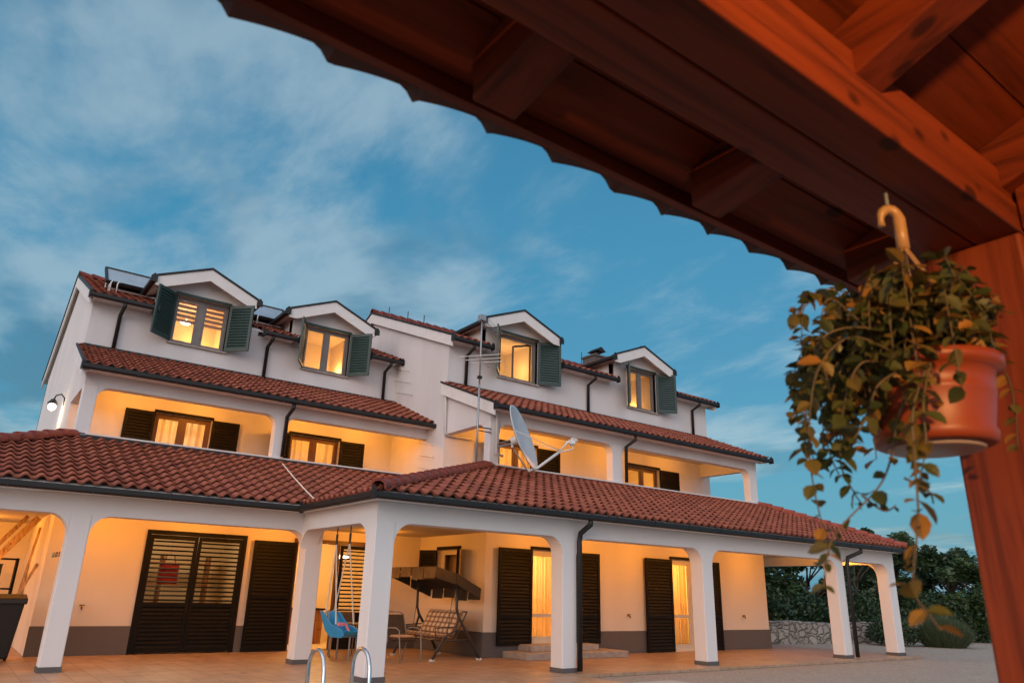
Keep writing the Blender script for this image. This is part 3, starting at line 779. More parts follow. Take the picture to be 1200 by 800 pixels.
# ---- rooms behind the lit openings
def room(x0, x1, y0, y1, z0, z1, power, lp=None, color=(1, .54, .16), T=None, wallmat='room'):
    mb = MB(T)
    mb.quad((x0, y1, z0), (x1, y1, z0), (x1, y1, z1), (x0, y1, z1)); mb.quad((x0, y0, z0), (x0, y1, z0), (x0, y1, z1), (x0, y0, z1))
    mb.quad((x1, y0, z0), (x1, y1, z0), (x1, y1, z1), (x1, y0, z1)); mb.quad((x0, y0, z0), (x1, y0, z0), (x1, y1, z0), (x0, y1, z0))
    mb.quad((x0, y0, z1), (x1, y0, z1), (x1, y1, z1), (x0, y1, z1))
    mb.build('room_interior', M[wallmat], H)
    l = bpy.data.lights.new('room_light', 'POINT'); l.energy = power; l.color = color; l.shadow_soft_size = .15
    o = link(bpy.data.objects.new('room_light', l)); o.parent = H
    p = Vector(lp or ((x0+x1)/2, (y0+y1)/2, z1-.5)); o.location = (T @ p if T is not None else p)-H.location
def shutter(parent, hx, Y, z0, z1, wd, ang, side, mat, open_from=None, mid=None, T=None, pitch=.082, lbl=None):
    """louvred leaf hinged at hx; side -1 opens to the left; ang = degrees swung out from the wall"""
    a = R(ang); dxn, dyn = side*math.cos(a), -math.sin(a)
    nx_, ny_ = -dyn*side, dxn*side
    Tl = Matrix(((dxn, nx_, 0, hx), (dyn, ny_, 0, Y), (0, 0, 1, 0), (0, 0, 0, 1)))
    TT = (T @ Tl) if T is not None else Tl
    mb = MB(TT); t = .024
    sw = .075
    mb.box(0, sw, -t, t, z0, z1); mb.box(wd-sw, wd, -t, t, z0, z1)
    rails = [z0, z1-.09]+([mid] if mid else [])
    for r_ in rails: mb.box(sw, wd-sw, -t+.001, t-.001, r_, r_+.09)
    zz = z0+.09; stops = sorted(rails)
    for a_, b_ in zip(stops[:-1], stops[1:]):
        lo, hi = a_+.09, b_
        opn = open_from is not None and lo >= open_from-.001
        p = .092 if opn else pitch
        n = max(2, int(round((hi-lo)/p)))
        for k in range(n):
            zc = lo+(k+.5)*(hi-lo)/n
            if opn: mb.obox(((wd)/2, 0, zc), (wd/2-sw, 0, 0), (0, .022, .012), (0, -.003, .006))
            else: mb.obox((wd/2, 0, zc), (wd/2-sw, 0, 0), (0, .018, .047), (0, -.004, .0025))
        if not opn and open_from is None: pass
    o = mb.build('shutter', M[mat], parent)
    if lbl: o['label'] = lbl
    return o
def curtain_sheet(x0, x1, y, z0, z1, amp=.035, waves=9, T=None):
    mb = MB(T); n = int(waves*8); vs = []
    for i in range(n+1):
        u = i/n; yy = y+amp*math.sin(u*waves*2*math.pi)+amp*.5*math.sin(u*waves*.37*2*math.pi+1)
        vs += [(x0+(x1-x0)*u, yy, z0), (x0+(x1-x0)*u, yy*.999+y*.001, z1)]
    mb.add(vs, [(2*i, 2*i+2, 2*i+3, 2*i+1) for i in range(n)]); return mb
def window(op, Y, fmat, split=1, leaf=None, left=None, right=None, smat='green', cur=None, sill=True, T=None, transom=None, lintel_bar=True, sash=.055, inset=.10, shz=None, open_l=False, open_from=None, mid=None, lw=None, rw=None, midstile=.07):
    x0, x1, z0, z1 = op; y = Y+inset
    f = MB(T); b = .055
    f.box(x0+.002, x0+b, y, y+.07, z0+.002, z1-.002); f.box(x1-b, x1-.002, y, y+.07, z0+.002, z1-.002)
    f.box(x0+b, x1-b, y, y+.07, z1-b, z1-.002); f.box(x0+b, x1-b, y, y+.07, z0+.002, z0+b)
    xs = [x0+b+(x1-x0-2*b)*k/split for k in range(split+1)]
    for k in range(1, split): f.box(xs[k]-midstile/2, xs[k]+midstile/2, y+.001, y+.069, z0+b, z1-b)
    panes = MB(T)
    for k in range(split):
        a_, b_ = xs[k]+(midstile/2 if k else 0), xs[k+1]-(midstile/2 if k < split-1 else 0)
        f.box(a_, a_+sash, y+.012, y+.058, z0+b, z1-b); f.box(b_-sash, b_, y+.012, y+.058, z0+b, z1-b)
        f.box(a_+sash, b_-sash, y+.013, y+.057, z1-b-sash, z1-b); f.box(a_+sash, b_-sash, y+.013, y+.057, z0+b, z0+b+sash)
        if transom: f.box(a_+sash, b_-sash, y+.014, y+.056, transom-.04, transom+.04)
        panes.quad((a_+sash, y+.034, z0+b+sash), (b_-sash, y+.034, z0+b+sash), (b_-sash, y+.034, z1-b-sash), (a_+sash, y+.034, z1-b-sash))
    wn = f.build('window', M[fmat], H)
    panes.build('pane', M['glass'], wn)
    if lintel_bar: MB(T).box(x0-.03, x1+.03, Y-.045, Y-.002, z1-.005, z1+.07).build('shutter_rail', M[smat], wn)
    if sill: MB(T).box(x0-.06, x1+.06, Y-.07, Y+inset-.004, z0-.045, z0+.0).build('sill', M['stone_step'], wn)
    hw = (x1-x0)/2
    s0, s1 = shz or (z0+.01, z1-.01)
    if left is not None: shutter(wn, x0, Y-.05, s0, s1, lw or hw, left, -1, smat, None, mid, T)
    if right is not None: shutter(wn, x1, Y-.05, s0, s1, rw or hw, right, 1, smat, open_from, mid, T)
    if cur: curtain_sheet(x0-.1, x1+.1, Y+.42, z0-.05, z1+.05, .035, cur[1], T).build('curtain', M[cur[0]], wn)
    return wn
# attic
w1 = window(A1, U1, 'frame', 2, left=40, right=45, midstile=.15)
w2 = window(A2, U1, 'frame', 2, left=60, right=50, midstile=.10)
w3 = window(B1, U0, 'frame', 1, left=48, right=25, sash=.05)
w4 = window(B2, U0, 'frame', 2, left=50, right=35, midstile=.10)
# striped roller blind in the leftmost attic window
bl = MB()
for k in range(5): bl.box(A1[0]+.05, A1[1]-.05, U1+.30, U1+.306, 8.86-.135*k-.085, 8.86-.135*k)
bl.build('striped_blind', cloth('blind_cloth', (.62, .36, .20), .35), w1)
# inward opened sashes of the third attic window
sa = MB()
for hx, sg in ((B1[0]+.10, 1), (B1[1]-.10, -1)):
    ang = R(62 if sg > 0 else 50); dx_, dy_ = sg*math.cos(ang), math.sin(ang); p0 = Vector((hx, U0+.2, 0)); L_ = .62
    for u in (0.03, L_-.03): sa.bar(p0+Vector((dx_*u, dy_*u, 7.62)), p0+Vector((dx_*u, dy_*u, 8.88)), .06, .05, (dx_, dy_, 0))
    for z in (7.63, 8.87): sa.bar(p0+Vector((dx_*.06, dy_*.06, z)), p0+Vector((dx_*(L_-.06), dy_*(L_-.06), z)), .05, .06)
sa.build('opened_sash', M['brownframe'], w3)
ATT = 16
for (a, b, cx), U, k, lp in ((DL1, U1, 1.5, (4.6, U1+1.5, 8.1)), (DL2, U1, 2.0, (8.7, U1+1.1, 7.9)), (DR1, U0, 1.1, (13.3, U0+.9, 8.2)), (DR2, U0, 1.1, (18.9, U0+1.2, 7.9))):
    room(a+.21, b-.21, U+.245, U+1.92, 7.1, 8.98, ATT*k, lp)
# loggia french windows, brown
FRW = dict(fmat='brownframe', split=2, smat='brown', sill=False, sash=.07)
window(LW1, U1, left=3, right=3, cur=('sheer', 8), **FRW); window(LW2, U1, left=30, right=3, cur=('sheer', 8), **FRW)
window(RW1, U0, left=30, right=3, rw=.84, cur=('sheer', 8), **FRW); window(RW2, U0, left=None, right=3, rw=.9, **FRW)
for x0, x1, U in ((2.6, 6.0, U1), (6.4, 9.9, U1), (11.0, 14.6, U0), (16.4, 20.5, U0)):
    room(x0, x1, U+.245, U+3.0, 3.45, 5.9, 70, ((x0+x1)/2, U+1.6, 5.3))
# ground floor
window(D1, W0, 'whiteframe', 1, left=3, right=3, smat='brown', cur=('curtain', 13), sill=False, transom=.92, shz=(.26, 2.47), lw=1.07, rw=1.15, mid=.85, sash=.10)
window(D2, W0, 'whiteframe', 1, left=3, right=6, smat='brown', cur=('curtain', 12), sill=False, transom=.92, shz=(.0, 2.46), lw=1.16, rw=1.0, mid=.85, sash=.10)
room(11.1, 14.3, W0+.245, W0+1.9, .2, 2.75, 150, (12.3, W0+1.4, 2.2), (1, .66, .28)); room(15.8, 19.0, W0+.245, W0+1.9, .0, 2.75, 150, (17.4, W0+1.4, 2.2), (1, .66, .28))
TS = Matrix(((0, 1, 0, XM), (-1, 0, 0, 0), (0, 0, 1, 0), (0, 0, 0, 1)))      # a window on the wall that faces -X
SW = (-SWY[1], -SWY[0], SWY[2], SWY[3])
window(SW, 0.0, 'whiteframe', 1, left=28, right=35, smat='brown', cur=('curtain', 9), sill=True, T=TS, sash=.07, lw=.52, rw=.52)
room(-17.8, -15.6, .245, 1.3, 1.0, 2.75, 150, (-16.6, 1.0, 2.3), (1, .64, .27), T=TS)
# garage style double shutter door with open slats in its upper half
gd_ = MB(); x0, x1, z0, z1 = GAR
gd_.box(x0, x0+.08, W1-.04, W1+.06, 0.002, z1); gd_.box(x1-.08, x1, W1-.04, W1+.06, 0.002, z1); gd_.box(x0+.08, x1-.08, W1-.04, W1+.06, z1-.09, z1)
gdo = gd_.build('louvred_double_door', M['brown'], H)
hw = (x1-x0-.16)/2
shutter(gdo, x0+.08, W1-.004, .03, z1-.10, hw-.005, 0, 1, 'brown', 1.0, .95); shutter(gdo, x1-.08, W1-.004, .03, z1-.10, hw-.005, 0, -1, 'brown', 1.0, .95)
room(2.6, 6.1, W1+.3, W1+3.2, 0.01, 2.8, 42, (4.4, W1+1.2, 2.5), (1, .70, .40))
# kitchen doorway and its leaves
kd = MB(); x0, x1, z0, z1 = KIT
kd.box(x0, x0+.06, W1-.02, W1+.10, 0.003, z1); kd.box(x1-.06, x1, W1-.02, W1+.10, 0.003, z1); kd.box(x0-.05, x1+.05, W1-.05, W1+.0, z1, z1+.10); kd.box(8.0, 8.06, W1-.02, W1+.10, 0.003, z1)
kdo = kd.build('kitchen_doorway', M['brownframe'], H)
shutter(kdo, x0, W1-.06, .02, 2.46, 1.05, 2, -1, 'brown', None, 1.15)
shutter(kdo, 8.06, W1-.06, .02, 2.46, .90, 0, 1, 'brown', .8, .78)
# the wall behind the open slats of the right leaf is a lit window niche
room(6.3, 10.0, W1+.27, W1+3.0, .005, 2.78, 95, (8.2, W1+1.4, 2.35))

# porch lamps: small fittings behind the beams
def lamp(x, y, z, power, drop=.0, color=(1, .34, .032)):
    b = MB().tube([(x, y, z+.075), (x, y, z+.035)], [.06, .06], 12).build('porch_lamp', M['gutter'], H)
    MB().lathe((x, y, z), [(.001, -.01), (.035, .0), (.05, .02), (.05, .034), (.001, .034)], 12).build('lamp_bulb', M['bulb'], b, smooth=True)
    l = bpy.data.lights.new('porch_light', 'POINT'); l.energy = power; l.color = color; l.shadow_soft_size = .05
    o = link(bpy.data.objects.new('porch_light', l)); o.parent = H; o.location = Vector((x, y, z-.075))-H.location
GP = 116
for x in (2.5, 4.4, 6.3, 8.6): lamp(x, F1+2.05, 2.74, GP*.42)
lamp(.4, F1+3.0, 2.74, GP*.8); lamp(.3, 21.0, 2.74, GP*1.1)
for x in (8.6, 11.6, 13.5, 15.4, 17.6, 20.2): lamp(x, F0+2.15, 2.75, GP*.40)
lamp(22.3, F0+1.2, 2.74, GP*.25)
LP = 95
for x in (2.9, 4.7, 7.4, 9.2): lamp(x, W1+1.1, 5.90, LP*.55)
for x in (12.0, 13.9): lamp(x, W0+1.1, 5.90, LP*.55)
for x in (16.6, 19.2): lamp(x, W0+1.1, 5.90, LP*.42)
# goose-neck wall lamp on the left gable
wl = MB().tube([(XL, 22.0, 5.75), (XL-.02, 22.0, 5.95), (XL-.10, 22.05, 6.05), (XL-.2, 22.15, 6.02), (XL-.24, 22.2, 5.9)], .018, 8)
wl.tube([(XL-.24, 22.2, 5.92), (XL-.24, 22.2, 5.80)], [.05, .13], 12)
wlo = wl.build('wall_lamp', M['gutter'], H, smooth=True)
MB().lathe((XL-.24, 22.2, 5.72), [(.001, -.10), (.065, -.075), (.095, 0), (.07, .07), (.001, .08)], 14).build('lamp_globe', M['bulbwhite'], wlo, smooth=True)
l = bpy.data.lights.new('wall_light', 'POINT'); l.energy = 22; l.color = (1, .72, .4); l.shadow_soft_size = .13
o = link(bpy.data.objects.new('wall_light', l)); o.parent = H; o.location = Vector((XL-.24, 22.2, 5.50))-H.location

# taps and shutter catches on the walls
for x, W in ((2.5, W1), (15.12, W0), (20.1, W0)):
    t_ = MB().tube([(x, W, .93), (x, W-.09, .93), (x, W-.11, .88)], .016, 8); t_.box(x-.05, x+.05, W-.075, W-.05, .955, .975)
    t_.build('wall_tap', M['copper'], H)
# steps at the first french door
MB().box(10.95, 14.18, W0-.95, W0-.031, 0.001, .145).build('door_step', M['stone_step'], H, bevel=.012)
MB().box(11.40, 13.55, W0-.55, W0-.031, .146, .285).build('door_step', M['stone_step'], H, bevel=.012)

# ------------------------------------------------------------------ things on the roof
def solar(x0, x1, y0, zf, label):
    r_ = thing('solar_collector', label, 'solar panel', ((x0+x1)/2, y0, zf(x0, y0)), 'solar collectors on the roof')
    y1 = y0+.95; zb_ = zf(x0, y0)+.30; zt_ = zb_+.72
    d = Vector((0, y1-y0, zt_-zb_)).normalized(); nrm = Vector((0, -d.z, d.y)); ln = math.hypot(y1-y0, zt_-zb_)
    c = Vector(((x0+x1)/2, (y0+y1)/2, (zb_+zt_)/2))
    MB().obox(c, ((x1-x0)/2-.04, 0, 0), d*(ln/2-.04), nrm*.02).build('collector_glass', M['panelglass'], r_)
    f = MB()
    for u in (-1, 1):
        f.obox(c+Vector((u*(x1-x0)/2, 0, 0)), (.03, 0, 0), d*(ln/2+.02), nrm*.045)
        f.obox(c+d*u*ln/2, ((x1-x0)/2, 0, 0), d*.03, nrm*.044)
    f.obox(c-nrm*.035, ((x1-x0)/2-.03, 0, 0), d*(ln/2-.03), nrm*.012)
    f.build('collector_frame', M['gutter'], r_)
    s_ = MB()
    for x in (x0+.08, x1-.08):
        s_.tube([(x, y0+.02, zf(x, y0)+.05), (x, y0+.02, zb_)], .02, 6); s_.tube([(x, y1, zf(x, y1)+.05), (x, y1, zt_)], .02, 6)
    s_.build('support_leg', M['galv'], r_)
    MB().lathe((x0+.12, y1+.25, zf(x0, y1)+.42), [(.001, 0), (.2, .03), (.22, .1), (.22, x1-x0-.34), (.2, x1-x0-.27), (.001, x1-x0-.24)], 18, (1, 0, 0)).build('water_tank', M['darkmetal'], r_, smooth=True)
    t_ = MB()
    for k in (0, .16): t_.tube([(x0+.1+k, y0-.12, zf(0, y0-.12)+.03), (x0+.09+k, y0-.14, zf(0, y0)+.24), (x0+.13+k, y0-.08, zf(0, y0)+.33), (x0+.22+k, y0+.02, zf(0, y0)+.30)], .018, 8)
    t_.build('pipe_loop', M['whitepl'], r_, smooth=True)
    MB().obox(Vector(((x0+x1)/2, y0+.2, zf(0, y0+.2)+.12)), ((x1-x0)/2-.05, 0, 0), Vector((0, .2, .2*kM)), Vector((0, -kM*.02, .02))).build('lower_tray', M['steel'], r_)
solar(1.95, 3.45, 21.2, zML, 'tilted solar collector at the left end of the roof, nearest the gable')
solar(5.75, 7.05, 21.2, zML, 'tilted solar collector on the roof between the two left dormers')

# aerial mast with three-element aerials
am = thing('aerial_mast', 'thin grey aerial mast standing on the porch roof at the step of the house', 'antenna', (9.95, 14.9, 4.2))
MB().tube([(9.95, 14.9, zLs(9.95, 14.9)-.05), (9.95, 14.9, 6.4)], .028, 10).build('mast', M['galv'], am, smooth=True)
MB().tube([(9.95, 14.9, 6.4), (9.95, 14.9, 8.25)], .022, 10).build('mast_extension', M['galv'], am, smooth=True)
b_ = MB(); b_.tube([(9.95, 14.9, 5.30), (10.42, 14.98, 5.34)], .014, 6); b_.tube([(9.95, 14.9, 5.22), (10.42, 14.98, 5.24)], .014, 6); b_.box(9.90, 10.0, 14.86, 14.94, 6.55, 6.62)
b_.build('wall_bracket', M['gutter'], am)
y_ = MB(); dA = Vector((.75, .55, .02)).normalized(); sA = Vector((.6, -.78, 0)).normalized()
y_.tube([Vector((9.95, 14.9, 7.05))-dA*.2, Vector((9.95, 14.9, 7.05))+dA*.7], .010, 6)
for k, hl in ((-.12, .55), (.2, .48), (.5, .44)):
    c = Vector((9.95, 14.9, 7.08))+dA*k; y_.tube([c-sA*hl+Vector((0, 0, .05)), c+sA*hl+Vector((0, 0, .05))], .010, 6)
y_.build('yagi_elements', M['whitepl'], am)
y2 = MB(); c0 = Vector((9.95, 14.9, 8.2)); y2.tube([c0-dA*.1, c0+dA*1.5], .010, 6)
for k in range(9):
    c = c0+dA*(.1+k*.16); y2.tube([c-Vector((.2, -.26, 0))*.55, c+Vector((.2, -.26, 0))*.55], .006, 5)
y2.box(9.87, 10.03, 14.83, 14.98, 8.12, 8.27); y2.build('top_aerial', M['galv'], am)
# satellite dish
DC = at(614, 512, 1, 13.9)
sd_ = thing('satellite_dish', 'large pale satellite dish seen edge-on above the porch roof', 'satellite dish', (10.75, 14.9, 4.7))
vdir = (DC-EYE).normalized(); vh = Vector((vdir.x, vdir.y, 0)).normalized(); nh = Vector((vh.y, -vh.x, 0))
nd = (nh*.93+Vector((0, 0, .33))-vh*.26).normalized()
prof = [(.001, -.13), (.2, -.122), (.4, -.098), (.6, -.055), (.78, -.004), (.83, .012), (.84, -.006), (.78, -.03), (.6, -.078), (.4, -.118), (.2, -.142), (.001, -.15)]
dsh = MB().lathe(DC, prof, 40, nd).build('dish', M['dish'], sd_, smooth=True)
arm0 = DC-Vector((0, 0, .82))+nd*.0; tipL = at(671, 519, 1, 13.35)
dn_ = (Vector((0, 0, -1))-nd*Vector((0, 0, -1)).dot(nd)).normalized(); arm0 = DC+dn_*.82
a_ = MB(); mid_ = arm0.lerp(tipL, .62)
a_.tube([arm0-nd*.15, arm0.lerp(tipL, .1)-Vector((0, 0, .03)), mid_], .035, 8); a_.tube([mid_, tipL.lerp(mid_, .2)+Vector((0, 0, .12)), tipL], .022, 8); a_.tube([mid_, tipL-Vector((0, 0, .15)), tipL], .02, 8)
sdp = nd.cross(dn_).normalized()
for sg in (-1, 1): a_.tube([DC+sdp*sg*.75, mid_.lerp(tipL, .2)], .010, 6)
a_.build('feed_arm', M['whitepl'], sd_, smooth=True)
ln_ = MB(); ln_.lathe(tipL, [(.001, -.06), (.06, -.05), (.065, .05), (.035, .06), (.03, .16), (.001, .16)], 12, DC-tipL); ln_.box(tipL.x-.03, tipL.x+.12, tipL.y-.04, tipL.y+.04, tipL.z+.04, tipL.z+.13)
ln_.build('receiver_head', M['whitepl'], sd_)
br = MB(); bk = DC-nd*.16; br.tube([bk, bk-nd*.16], .10, 14); pol = bk-nd*.14
br.tube([pol+Vector((0, 0, .1)), Vector((pol.x, pol.y, 4.75))], .035, 8)
br.build('mount_head', M['whitepl'], sd_)
br = MB(); br.tube([(pol.x, pol.y, 4.85), (10.62, 15.0, 4.9)], .03, 8); br.tube([(pol.x, pol.y, 4.95), (10.62, 15.0, 4.98)], .014, 6)
br.tube([arm0-nd*.15, Vector((pol.x, pol.y, 4.8))+Vector((.05, 0, -.1)), (pol.x, pol.y, 4.8)], .02, 6)
br.build('wall_bracket', M['galv'], sd_)

# ------------------------------------------------------------------ porch furniture
# garden swing bench in the corner, facing away from the side wall
sb = thing('garden_swing', 'canopied garden swing seat with plaid cushions under the porch', 'swing seat', (9.4, 15.5, 0))
YN, YF = 14.55, 16.3
for Y, nm in ((YN, 0), (YF, 1)):
    f = MB(); f.tube([(8.80, Y, .03), (9.05, Y, .46), (9.35, Y, .62), (9.43, Y, .88)], .028, 8)
    f.tube([(10.0, Y, .03), (9.62, Y, .62), (9.42, Y, .9), (9.36, Y, 1.06), (9.34, Y, 1.72)], .032, 8)
    f.tube([(9.0, Y, .42), (9.78, Y, .42)], .016, 6)
    f.build('side_frame', M['darkmetal'], sb, smooth=True)
    ft = MB()
    for x in (8.78, 10.0): ft.tube([(x-.05, Y, .022), (x+.06, Y, .022)], .03, 8)
    ft.build('foot', M['whitepl'], sb)
cb = MB(); cb.tube([(9.34, YN, 1.70), (9.34, YF, 1.70)], .025, 8); cb.tube([(9.9, YN, .12), (9.9, YF, .12)], .018, 8); cb.build('cross_bar', M['darkmetal'], sb)
cn = MB(); P0, P1 = Vector((8.66, 14.36, 1.93)), Vector((9.86, 14.36, 1.50)); Y2 = 16.5
top = [P0, P1, Vector((9.86, Y2, 1.50)), Vector((8.66, Y2, 1.93))]
mid1, mid2 = Vector((9.2, 14.36, 1.80)), Vector((9.2, Y2, 1.80))
cn.quad(P0, mid1, mid2, top[3]); cn.quad(mid1, P1, top[2], mid2)
cn.build('canopy', M['canvas'], sb, solid=.012)
fl = MB()
nfl = 8
def flap(a, b, n, hgt):
    a, b = Vector(a), Vector(b)
    for k in range(n):
        p, q = a.lerp(b, k/n), a.lerp(b, (k+1)/n-.02); m_ = hgt*(1+.12*math.sin(k*2.1)); out = Vector((-.015 if a.x == b.x else 0, 0, 0))
        fl.quad(p, q, q+out-Vector((0, 0, m_)), p+out*1.4-Vector((0, 0, m_)))
flap((8.655, 14.36, 1.93), (8.655, Y2, 1.93), 4, .24)
flap2 = MB()
fl, fl0 = flap2, fl
flap((8.66, 14.355, 1.93), (9.2, 14.355, 1.80), 1, .23); flap((9.2, 14.355, 1.80), (9.86, 14.355, 1.50), 1, .22); flap((9.865, 14.36, 1.50), (9.865, Y2, 1.50), 4, .24); flap((8.66, Y2, 1.93), (9.86, Y2, 1.50), 2, .2)
fl.build('side_valance', M['canvas'], sb, solid=.008)
fl0.build('canopy_valance', plain('lit_canvas', (.17, .115, .05), .9, .25, 5, .2), sb, solid=.008)  # same cloth in a lighter colour, painting the lamp light on the front fringe
def cushion(mb, o_, ux, uy, uz, nx=16, ny=10, puff=.05):
    o_, ux, uy, uz = map(Vector, (o_, ux, uy, uz)); vs = []; uv = []
    for s_ in (1, -1):
        for j in range(ny+1):
            for i in range(nx+1):
                a, b = i/nx, j/ny
                e = (max(0, 1-(2*a-1)**6)*max(0, 1-(2*b-1)**6))**.5
                tuft = .82+.18*abs(math.sin(a*math.pi*3))*abs(math.sin(b*math.pi*2))
                vs.append(o_+ux*a+uy*b+uz*(s_*puff*e*tuft)); uv.append((a, b))
    fs = []; uvs = []
    for s_ in (0, 1):
        B = s_*(nx+1)*(ny+1)
        for j in range(ny):
            for i in range(nx):
                q = [B+j*(nx+1)+i, B+j*(nx+1)+i+1, B+(j+1)*(nx+1)+i+1, B+(j+1)*(nx+1)+i]
                fs.append(q); uvs.append([uv[k-B] for k in q])
    return mb.add(vs, fs, uvs)
cushion(MB(), (8.86, YN+.12, .50), (0, 1.5, 0), (.52, 0, -.05), (0, 0, 1.2), 16, 10, .065).build('seat_cushion', M['plaid'], sb, smooth=True)
cushion(MB(), (9.38, YN+.12, .50), (0, 1.5, 0), (.26, 0, .52), (-1, 0, .45), 16, 10, .075).build('back_cushion', M['plaid'], sb, smooth=True)
sfm = MB()
for Y in (YN+.10, YF-.10):
    sfm.tube([(8.85, Y, .43), (9.40, Y, .39), (9.70, Y, 1.0)], .016, 6); sfm.tube([(8.92, Y, .43), (8.90, Y, .66), (9.45, Y, .69)], .014, 6)
    sfm.tube([(9.34, Y, 1.69), (9.2, Y, .42)], .007, 5)
sfm.tube([(8.85, YN+.1, .43), (8.85, YF-.1, .43)], .016, 6); sfm.tube([(9.7, YN+.1, 1.0), (9.7, YF-.1, 1.0)], .016, 6)
sfm.build('seat_frame', M['darkmetal'], sb)

# table and metal armchairs next to it
tb = thing('garden_table', 'dark garden table beside the swing seat, half hidden by a porch column', 'table', (7.65, 15.6, 0))
MB().box(7.15, 8.15, 15.25, 16.0, .70, .73).build('tabletop', M['darkmetal'], tb, bevel=.01)
for x, y in ((7.23, 15.33), (8.07, 15.33), (7.23, 15.92), (8.07, 15.92)):
    MB().tube([(x, y, .70), (x, y, .0)], .02, 8).build('leg', M['greymetal'], tb)
ac = thing('garden_armchair', 'dark metal armchair with a pale seat cushion just left of the garden swing', 'chair', (8.22, 14.82, 0), 'metal garden armchairs', R(8))
s_ = MB(); cushion(s_, (-.25, -.24, .43), (.5, 0, 0), (0, .48, 0), (0, 0, 1), 8, 8, .03); s_.build('seat', M['rattan'], ac, local=True)
b_ = MB(); cushion(b_, (-.24, .22, .46), (.48, 0, 0), (0, .16, .46), (0, 1, -.3), 8, 8, .018); b_.build('backrest', M['rattan'], ac, local=True)
for sg in (-1, 1):
    f = MB(); f.tube([(sg*.27, -.30, 0), (sg*.28, -.27, .3), (sg*.28, -.22, .62), (sg*.28, -.1, .67), (sg*.28, .2, .66), (sg*.27, .26, .6)], .014, 8)
    f.tube([(sg*.26, .36, 0), (sg*.26, .20, .42), (sg*.25, .40, .93), (sg*.17, .42, .97), (0, .425, .975)], .014, 8)
    f.build('side_frame', M['greymetal'], ac, smooth=True, local=True)
copy_thing(ac, (7.55, 16.4, 0), R(-20), 'woven dark metal armchair right behind the blue swing seat', 'metal garden armchairs')

cushion(MB(), (7.99, 14.60, .485), (.46, .05, 0), (-.05, .44, 0), (0, 0, 1), 8, 8, .045).build('chair_cushion', M['plaid'], smooth=True)
tag(bpy.data.objects['chair_cushion'], 'plaid seat cushion lying on the metal armchair beside the garden swing', 'cushion')
# child swing hung from the side beam
XS = 5.97
cs = thing('child_swing', 'blue plastic child swing seat on white ropes hung from the porch beam', 'swing', (XS, 13.3, .55))
def yz(px, py, dx=0.0):
    p = at(px, py, 0, XS+dx); return p
sm = MB(); prof_l = [(385.5, 716), (389, 721), (390, 729), (391.5, 738), (397, 745.5), (409, 746.5), (413, 739)]
wds = [.05, .10, .15, .17, .17, .16, .13]; vs = []
base_p = [yz(*p) for p in prof_l]
for p, wd in zip(base_p, wds):
    for k in range(9):
        t = -1+k/4; vs.append(p+Vector((t*wd, 0, 0))+(Vector((0, -.02, .03))*(t*t)))
fs = [(i*9+k, i*9+k+1, (i+1)*9+k+1, (i+1)*9+k) for i in range(len(prof_l)-1) for k in range(8)]
sm.add(vs, fs); so = sm.build('seat', M['blue'], cs, smooth=True, solid=.03)
side_px = [(385, 715), (390, 717), (393.5, 724), (398, 731), (405, 733.5), (411, 738), (413.5, 744), (410, 747), (397, 746), (391, 738), (388, 728)]
for xa in (-.17, .15):
    MB().prism([(yz(*q).y, yz(*q).z) for q in side_px], 'x', XS+xa, XS+xa+.02).build('side_panel', M['blue'], cs, bevel=.006)
so.modifiers.new('sub', 'SUBSURF').render_levels = 2
so.modifiers.new('sub2', 'SUBSURF').levels = 0; so.modifiers.remove(so.modifiers['sub2'])
MB().bar(yz(405, 731)+Vector((-.15, 0, 0)), yz(405, 731)+Vector((-.02, 0, 0)), .05, .06).build('guard_bar', M['pink'], cs, bevel=.01)
MB().bar(yz(409.5, 741)+Vector((0, 0, .0)), yz(405, 731), .03, .03).build('guard_post', M['pink'], cs)
MB().tube([yz(385.5, 716), yz(382, 717.5)], [.03, .012], 8).build('beak', M['hook'], cs)
t1, t2 = Vector((XS, 13.62, ZB)), Vector((XS, 13.03, ZB))
for tp, dx in ((t1, 0), (t2, 0)):
    h_ = MB(); h_.tube([tp+Vector((0, 0, .02)), tp-Vector((0, 0, .16))], .012, 6); h_.tube([tp-Vector((0, 0, .13)), tp-Vector((0, 0, .32))], .022, 8); h_.build('rope_hook', M['gutter'], cs)
rp = MB()
for tp, dx in ((t1, -.16), (t2, .16)):
    e_ = tp-Vector((0, 0, .30)); rp.tube([e_, yz(386.5, 717)+Vector((dx*.5, 0, 0))], .013, 6); rp.tube([e_, yz(404, 731)+Vector((dx*1.05, 0, 0))], .013, 6)
rp.build('rope', M['rope'], cs)

# pool ladder
pld = thing('pool_ladder', 'pair of chrome pool ladder handrails at the pool edge', 'ladder', (4.35, 9.75, 0))
for xo in (0.0, .62):
    x = 4.08+xo
    pts = [(x, 9.80, 0.01)]+[(x, 9.80-.0, .46)]+[(x, 9.56-.24*-math.cos(t), .46+.22*math.sin(t)) for t in [math.pi*k/10 for k in range(1, 10)]]+[(x, 9.32-.02, .46), (x, 9.26, -.05), (x, 9.22, -.9)]
    MB().tube(pts, .026, 12).build('handrail', M['steel'], pld, smooth=True)
    MB().lathe((x, 9.80, .012), [(.001, .02), (.055, .018), (.06, 0)], 16).build('floor_flange', M['steel'], pld, smooth=True)
for z in (-.25, -.55, -.85): MB().box(4.08, 4.70, 9.16, 9.26, z, z+.03).build('rung', M['steel'], pld)

